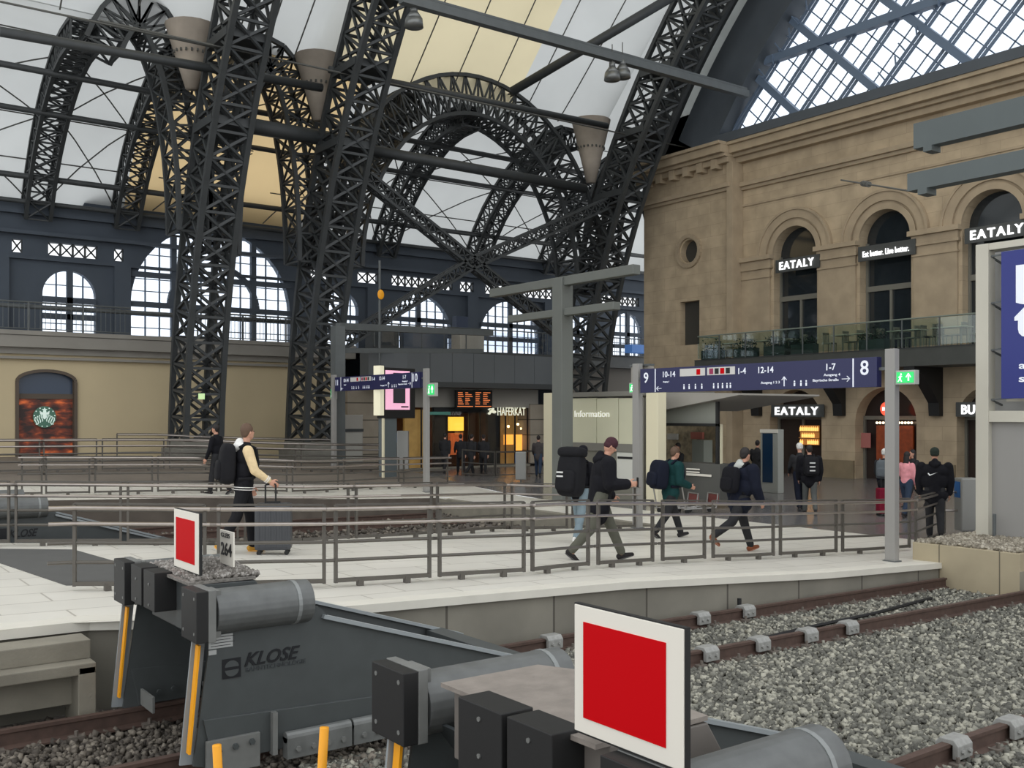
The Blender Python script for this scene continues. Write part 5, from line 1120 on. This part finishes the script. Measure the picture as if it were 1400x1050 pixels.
def person(px, py, d, ang, H, label, jacket, trousers, shoes, hair=HAIRD, legs=((25, 8), (-22, 22)), arms=((20, 25), (-20, 20)), lean=4, sleeve=None, hood=None, head_turn=0, nod=0,
           hat=None, long_hair=False, vox=.016, pack=None, hands=False, female=False, waist=.80, puffy=0, phone=False, skin=SKIN, wide=1.):
    H *= 1.045; p = P(px, py, d); z = zf(p.x, p.y); t = thing('person', label, 'person', (p.x, p.y, z), math.radians(ang-36.5)); k = H/1.78
    A = lambda x: math.radians(x)
    hip = V((0, 0, .93)); feet = []; lchains = []
    def leg(sw, bend, y):
        h = V((0, y, .93)); a = A(sw); kn = h+V((math.sin(a)*.44, 0, -math.cos(a)*.44)); b_ = a-A(bend); an = kn+V((math.sin(b_)*.43, 0, -math.cos(b_)*.43)); return h, kn, an, b_
    L = [leg(*legs[0], .09), leg(*legs[1], -.09)]; mz = min(l[2].z-.075-(.03 if l[3] < -.3 else 0) for l in L); dz = -mz
    L = [tuple([x+V((0,0,dz)) if isinstance(x, Vector) else x for x in l]) for l in L]
    for l in L:
        h, kn, an, b_ = l; lchains.append([(h, .085), (kn, .058), (an, .042)])
    base = .93+dz; la = A(lean); up = V((math.sin(la), 0, math.cos(la)))
    def T(h, x=0, y=0): return V((0,0,base))+up*h+V((x*math.cos(la), y, -x*math.sin(la)))
    chest = T(.36); neck = T(.56); nb = A(nod)
    head = T(.66)+V((.02+.05*math.sin(nb), 0, .06-.02*math.sin(nb))); hr = Matrix.Rotation(A(head_turn), 3, 'Z') @ Matrix.Rotation(nb, 3, 'Y')
    arm = []
    for s, (sw, be) in zip((1, -1), arms):
        sh = T(.47, 0, s*.19*wide); a = A(sw)+la*.5; el = sh+V((math.sin(a)*.28, s*.045, -math.cos(a)*.28)); f = a+A(be); wr = el+V((math.sin(f)*.25, -s*.02, -math.cos(f)*.25)); arm.append((sh, el, wr, V((math.sin(f), 0, -math.cos(f))), s))
    S = lambda v_: v_*k
    sc_ = lambda ch: [(p_*k, r*k) for p_, r in ch]
    # body: one continuous surface
    chains = [sc_(c) for c in lchains]+[sc_([(T(0), .12), (T(.2), .11), (chest, .13), (T(.47), .1), (neck, .055), (head-V((0,0,.03)), .05)])]
    balls = [(head*k, (.082*k, .073*k, .108*k), hr), ((head+hr @ V((.035, 0, -.05)))*k, (.052*k, .052*k, .06*k), hr), ((head+hr @ V((.088, 0, -.012)))*k, (.02*k, .012*k, .022*k), hr)]
    balls += [((head+hr @ V((-.005, s*.074, -.01)))*k, (.014*k, .01*k, .028*k), hr) for s in (1, -1)]
    for sh, el, wr, f, s in arm:
        chains.append(sc_([(sh, .048), (el, .038), (wr, .026)])); side = V((0, s, 0)); pal = wr+f*.05
        balls.append(((wr+f*.05)*k, (.045*k, .02*k, .045*k), Matrix.Rotation(-math.atan2(f.z, f.x), 3, 'Y')))
        cr = f.cross(V((0,1,0))); cr = cr if cr.length > .1 else V((1,0,0)); cr.normalize()
        for j in range(4):
            o_ = cr*(.03-.02*j); ln = (.07, .078, .074, .06)[j]; c1 = V((0,-s,0))*.012
            chains.append(sc_([(pal+o_+f*.03, .0095), (pal+o_+f*(.03+ln*.5)+c1*.6, .009), (pal+o_+f*(.03+ln*.85)+c1*2.2, .0078)]))
        chains.append(sc_([(pal+cr*.03-f*.02, .011), (pal+cr*.06+f*.01+V((0,-s,0))*.01, .010), (pal+cr*.066+f*.045+V((0,-s,0))*.02, .0085)]))
    body = capsules(chains, balls, .0075 if hands else vox*.75, 'body', skin, t, 1)
    e = MB()
    for s in (1, -1): e.ell((head+hr @ V((.074, s*.03, .01)))*k, .012*k, .013*k, .009*k, 8, 6)
    e.build('eyes', HAIRD, t, True)
    e = MB(); e.ell((head+hr @ V((.082, 0, -.058)))*k, .008*k, .022*k, .006*k, 8, 6); e.build('mouth', mat('lips', s2l(150, 84, 76), .6), t, True)
    hh = [((head+hr @ V((-.016, 0, .03)))*k, (.09*k, .083*k, .098*k), hr)]
    if hat: capsules([], [((head+hr @ V((-.006, 0, .045)))*k, (.096*k, .088*k, .088*k), hr), ((head+hr @ V((-.03, 0, .0)))*k, (.07*k, .085*k, .06*k), hr)], vox*.7, 'hat', hat, t, 1)
    else:
        if long_hair: capsules([], hh+[((head+hr @ V((-.05, 0, -.08)))*k, (.06*k, .085*k, .14*k), hr), ((head+hr @ V((-.07, 0, -.2)))*k, (.045*k, .08*k, .14*k), hr)], vox*.7, 'hair', hair, t, 1)
        else: capsules([], hh+[((head+hr @ V((-.045, 0, -.01)))*k, (.05*k, .07*k, .07*k), hr)], vox*.6, 'hair', hair, t, 1)
    # trousers
    tr = [sc_([(l[0]+V((0,0,.03)), .105), (l[1], .078), (l[2]+V((0,0,.03)), .062)]) for l in L]+[sc_([(T(-.02), .13), (T(.1), .125)])]
    capsules(tr, [(T(.0)*k, (.125*k, .165*k, .13*k))], vox, 'trousers', trousers, t)
    for l in L:
        an = l[2]; pt = -.0 if l[3] > -.3 else -A(35)
        if l[3] < -.3: R = Matrix.Rotation(A(38), 3, 'Y')
        elif l[3] > .3: R = Matrix.Rotation(-A(14), 3, 'Y')
        else: R = Matrix.Identity(3)
        c0 = an+R @ V((0,0,-.03)); sh_ = capsules([sc_([(c0+R @ V((-.04,0,-.0)), .042), (c0+R @ V((.06,0,-.012)), .04), (c0+R @ V((.15,0,-.022)), .03)])], [], vox*.7, 'shoe', shoes, t, 2)
        e = MB(); e.ell((c0+R @ V((.055, 0, -.04)))*k, .13*k, .046*k, .013*k, 12, 6, R); e.build('sole', mat('sole_'+shoes.name, tuple(min(1, x*1.5+.05) for x in shoes.node_tree.nodes['Principled BSDF'].inputs['Base Color'].default_value[:3]), .7), sh_, True)
    # jacket
    q = .012*puffy; arms_ = [sc_([(a_[0], .075+q*1.3), (a_[1], .062+q), (a_[2]-a_[3]*.02, .045+q)]) for a_ in arm]
    tors = [sc_([(T(waist-.93+.02), .13+q), (T(.12), .135+q), (T(.3), .145+q), (T(.45), .12+q), (T(.53), .08)])]
    tb_ = [(T(waist-.93+.1)*k, ((.135+q)*k, (.18*wide+q)*k, .16*k)), (T(.2)*k, ((.14+q)*k, (.185*wide+q)*k, .22*k)), (T(.38)*k, ((.14+q)*k, (.21*wide+q)*k, .16*k))]
    capsules(tors+([] if sleeve else arms_), tb_, vox, 'jacket', jacket, t)
    if sleeve:
        capsules(arms_, [], vox, 'sleeves', sleeve, t)
    if hood: capsules([sc_([(T(.53, -.07, .07), .05), (T(.50, -.12, 0), .065), (T(.53, -.07, -.07), .05)]), sc_([(T(.52, -.1, 0), .07), (T(.58, -.08, 0), .06)])], [], vox, 'hood', hood, t)
    if phone:
        f = arm[1]; c = (f[2]+f[3]*.12+V((.03,.03,.02)))*k; e = MB(); e.cbox(c, .015, .075, .15); o = e.build('phone', BLACK, None); o.matrix_world = Matrix.Translation((p.x, p.y, z)) @ Matrix.Rotation(math.radians(ang-36.5), 4, 'Z'); tag(o, 'dark phone in the hand of the person in the long black puffer coat', 'phone')
    if pack:
        col, sx, sy, sz, lb = pack[:5]; bt = thing('backpack', lb, 'backpack', (p.x, p.y, z), math.radians(ang-36.5)); dx = -(.115+q+sx/2); c = T(.28, dx-.01)*k; R = Matrix.Rotation(la, 3, 'Y')
        e = MB()
        def sup(n_, m_, cc, rx, ry, rz, ex=.45):
            f_ = lambda x: math.copysign(abs(x)**ex, x)
            vs = [cc+R @ V((rx*f_(math.sin(PI*j/m_))*f_(math.cos(2*PI*i/n_))*(1-.22*max(0, math.cos(PI*j/m_))), ry*f_(math.sin(PI*j/m_))*f_(math.sin(2*PI*i/n_)), rz*f_(math.cos(PI*j/m_)))) for j in range(m_+1) for i in range(n_)]
            e.add(vs, [(j*n_+i, (j+1)*n_+i, (j+1)*n_+(i+1) % n_, j*n_+(i+1) % n_) for j in range(m_) for i in range(n_)])
        sup(20, 12, c, sx*.5*k, sy*.5*k, sz*.5*k); e.build('pack_body', col, bt, True)
        if sz > .7: e = MB(); sup(20, 10, c+R @ V((-.02, 0, sz*.5*k)), sx*.5*k, sy*.56*k, .1*k, .6); e.build('pack_lid', col, bt, True)
        e = MB(); sup(16, 10, c+R @ V((-sx*.5*k, 0, -sz*.16*k)), sx*.2*k, sy*.4*k, sz*.24*k); e.build('front_pocket', col, bt, True)
        for s in (1, -1):
            e = MB(); pts = [T(.5, -.1, s*.1), T(.56+q, -.02, s*.11), T(.5, .12+q, s*.12), T(.3, .155+q, s*.14), T(.1, .1+q, s*.19), T(.08, -.1, s*.17)]
            e.path([x*k for x in pts], .024*k, 6); e.build('strap', pack[5] if len(pack) > 5 else col, bt)
        if len(pack) > 6:
            e = MB()
            for dz in pack[6]: e.cbox(c+V((-sx*.74*k, pack[7], dz)), .012, .14, .03)
            e.build('reflective_patch', mat('reflective', s2l(210, 210, 208), .4), bt)
        return t, bt, arm, T, k
    return t, None, arm, T, k
BLK = cloth('black_cloth', (22, 22, 27)); NAV = cloth('navy_cloth', (22, 26, 40)); BLKP = cloth('black_nylon', (28, 28, 31)); DEN = cloth('dark_denim', (50, 62, 80)); LDEN = cloth('light_denim', (122, 138, 146)); CRM = cloth('cream_leather', (222, 198, 156)); HWH = cloth('white_hood_cloth', (226, 224, 220))
TEAL = cloth('teal_cloth', (22, 58, 58)); KHA = cloth('khaki_cloth', (92, 92, 82)); GRYT = cloth('grey_trouser', (84, 86, 84)); DRK = cloth('charcoal_cloth', (44, 44, 46)); PNK = cloth('pink_cloth', (224, 150, 156)); BEI = cloth('beige_cloth', (206, 194, 180)); GRYB = cloth('grey_pack', (92, 98, 102)); BROW = cloth('brown_shoe', (124, 74, 50)); YSH = cloth('mustard_shoe', (196, 146, 60)); DSH = cloth('dark_shoe', (46, 44, 44)); HODG = cloth('pale_hood', (180, 182, 176)); HATM = cloth('maroon_knit', (70, 44, 50)); DGRN = cloth('dark_green_cap', (44, 52, 46)); WHAT = cloth('white_knit', (216, 214, 208)); DGRY = cloth('dark_grey_cloth', (70, 66, 66)); DRED = cloth('dark_red', (120, 24, 46))
t, bt, arm, T, k = person(333, 757, 15.0, 24, 1.86, 'person in black varsity jacket with cream sleeves and white hood, hand on a grey suitcase', BLK, BLKP, YSH, HAIRB, ((14, 10), (-14, 14)), ((2, 18), (15, 38)), 3, CRM, HWH, 25, 0, hands=True, vox=.013, waist=.86, wide=1.12,
    pack=(BLKP, .22, .34, .56, 'black backpack worn by the person with cream sleeves'))
b = MB()
for s in (-.012, .02): b.path([T(-.05+.0+s, .15*math.cos(a), .2*math.sin(a))*k for a in [2*PI*i/24 for i in range(25)]], .006, 5)
b.build('hem_stripe', HWH, t)
b = MB()
for a_ in arm:
    for s in (-.05, -.025): c = a_[2]+a_[3]*s; b.cone((c-a_[3]*.006)*k, (c+a_[3]*.006)*k, .058, .058, 14)
b.build('cuff_stripe', HWH, t)
hand = t.matrix_basis @ ((arm[1][2]+arm[1][3]*.1)*k)
p = P(374, 760, 14.9); z = zf(p.x, p.y); s = thing('suitcase', 'large dark grey hard-shell suitcase on four wheels', 'suitcase', (p.x, p.y, z), math.radians(-36.5+8))
SCM = mat('suitcase_shell', s2l(62, 64, 68), .45, 0, .05, 4)
b = MB(); b.box(-.265, .265, -.16, .16, .07, .76); b.build('shell', SCM, s, bevel=.05)
b = MB()
for x in (-.2, -.12, -.04, .04, .12, .2): b.box(x-.012, x+.012, -.168, .168, .12, .71)
b.build('rib', SCM, s, bevel=.004)
for x in (-.2, .2):
    for y in (-.11, .11): b = MB(); b.cone((x, y-.02, .035), (x, y+.02, .035), .035, n=14); b.box(x-.02, x+.02, y-.03, y+.03, .03, .09); b.build('wheel', BLACK, s)
b = MB(); b.path([(-.12, .02, .74), (-.12, .02, 1.03), (.0, .02, 1.05), (.03, .02, 1.03), (.03, .02, .74)], .013, 8); b.build('pull_handle', BLACK, s); b = MB(); b.box(-.1, .1, -.02, .03, .76, .785); b.build('top_grip', BLACK, s)
person(820, 764, 15.5, 8, 1.9, 'person in long black puffer coat and maroon knit hat looking down at a phone, walking', BLK, KHA, DSH, HAIRD, ((23, 2), (-18, 22)), ((-6, 40), (-2, 88)), 9, None, BLK, 0, 32, HATM, waist=.66, puffy=2.6, phone=True, hands=True, vox=.015, wide=1.1)
person(792, 741, 18.4, 52, 1.72, 'person in light jeans under a very large black hiking backpack', BLK, LDEN, HWH, HAIRD, ((12, 4), (-10, 12)), ((10, 20), (-5, 15)), 8, None, None, 0, 10, BLK,
       pack=(BLKP, .34, .5, .8, 'very large black hiking backpack with a pale badge', BLKP, (.05, -.02), .08))
person(917, 734, 20.2, 22, 1.8, 'person in teal jacket with dark backpack walking right', TEAL, DRK, DSH, HAIRB, ((18, 0), (-16, 20)), ((-8, 30), (-5, 70)), 6, None, None, 0, 10, vox=.017, puffy=2, wide=1.1,
       pack=(NAV, .28, .4, .56, 'dark backpack worn by the person in the teal jacket'))
person(1012, 755, 17.9, 26, 1.84, 'person in navy jacket with pale grey hood and brown shoes, striding right', NAV, DRK, BROW, HAIRD, ((20, 2), (-32, 26)), ((-10, 14), (2, 22)), 7, None, HODG, 10, 8, vox=.015, puffy=2.6, wide=1.3, waist=.74,
       pack=(BLK, .16, .36, .44, 'small black backpack behind the person with the pale hood'))
person(1064, 672, 34, 200, 1.72, 'distant person in beige jacket and jeans beside the blue totem', BEI, DEN, DSH, HAIRD, ((8, 2), (-8, 8)), ((5, 10), (-5, 10)), 2, vox=.024)
person(1035, 665, 35, 60, 1.72, 'distant dark-clothed person half behind the blue totem', DRK, DRK, DSH, vox=.026)
person(1107, 703, 26.4, 84, 1.76, 'person seen from behind with striped black backpack and grey trousers', BLK, GRYT, DSH, HAIRD, ((12, 2), (-10, 18)), ((8, 10), (-8, 10)), 4, vox=.02, puffy=2, wide=1.15,
       pack=(BLKP, .2, .38, .5, 'black backpack with pale reflective bars, worn by the person in grey trousers', BLKP, (.1, .0, -.1), 0))
person(1094, 698, 27.4, 88, 1.78, 'dark-clothed person in pale knit hat walking beside the striped backpack', DRK, NAV, DSH, HAIRD, ((-10, 14), (12, 2)), hat=WHAT, vox=.022)
person(1209, 702, 26.6, 60, 1.7, 'person with white knit hat and grey backpack half hidden by the sign pole', DRK, NAV, DSH, hat=WHAT, vox=.02, pack=(GRYB, .22, .34, .5, 'grey backpack worn by the person in the white knit hat'))
person(1239, 708, 25.6, 38, 1.62, 'person in pink top and jeans with long black hair, right of the sign pole', PNK, DEN, DSH, HAIRD, ((14, 2), (-12, 12)), ((15, 35), (0, 20)), 3, long_hair=True, vox=.017, waist=.9, wide=.85)
person(1250, 692, 28.5, 190, 1.62, 'dark-haired person facing the camera behind the pink top', DRK, DRK, DSH, HAIRD, long_hair=True, vox=.024, waist=.9)
t, bt, arm, T, k = person(1278, 734, 20.8, 70, 1.82, 'person in oversized black hooded jacket with small white swoosh, seen from behind', BLK, DRK, DSH, HAIRD, ((6, 2), (-14, 20)), ((0, 5), (0, 5)), 3, None, BLK, 0, 0, DGRN, vox=.016, puffy=1.3, wide=1.27, waist=.74)
b = MB(); y0 = -.0
sw = [(-.09, .02), (-.05, -.03), (.09, .04), (-.04, -.005), (-.07, .03)]
b.prism([(a, c) for a, c in sw], lambda a, c, d: (d, .06-a, 1.36+c), -.235, -.225); b.build('swoosh', mat('swoosh_white', s2l(240, 240, 240), .5), t)
person(297, 683, 26.9, 168, 1.8, 'person in black coat facing left behind the railings', BLK, DRK, DSH, HAIRD, ((12, 4), (-12, 14)), ((10, 15), (-5, 15)), 3, waist=.65, vox=.018, nod=-8)
p = P(1210, 703, 26.0); s = thing('red_suitcase', 'dark red suitcase beside the sign pole', 'suitcase', (p.x, p.y, zf(p.x, p.y)), -.6); b = MB(); b.box(-.2, .2, -.14, .14, .06, .72); b.build('shell', DRED, s, bevel=.04); b = MB(); b.path([(-.1,0,.7), (-.1,0,1.0), (.1,0,1.0), (.1,0,.7)], .012); b.build('pull_handle', BLACK, s)
for x in (-.15, .15): b = MB(); b.cone((x,-.14,.03), (x,.14,.03), .03, n=10); b.build('wheel', BLACK, s)
for px, py, d, a, lb in ((608, 645, 43, 80, 'at the left, by the bakery glass'), (630, 645, 44, 100, 'in front of the bread shelf'), (644, 648, 42, 60, 'in dark clothes right of the lantern'), (661, 644, 44, 90, 'between the lantern and the bakery lettering'), (736, 648, 42, 85, 'in a purple-brown jacket at the right end of the bakery')):
    person(px, py, d, a, 1.74, 'distant bakery customer '+lb, DGRY if px == 736 else DRK, DEN if px == 736 else DRK, DSH, vox=.032)
person(929, 668, 30.5, 200, 1.75, 'person working behind the kiosk counter', DRK, DRK, DSH, vox=.026)
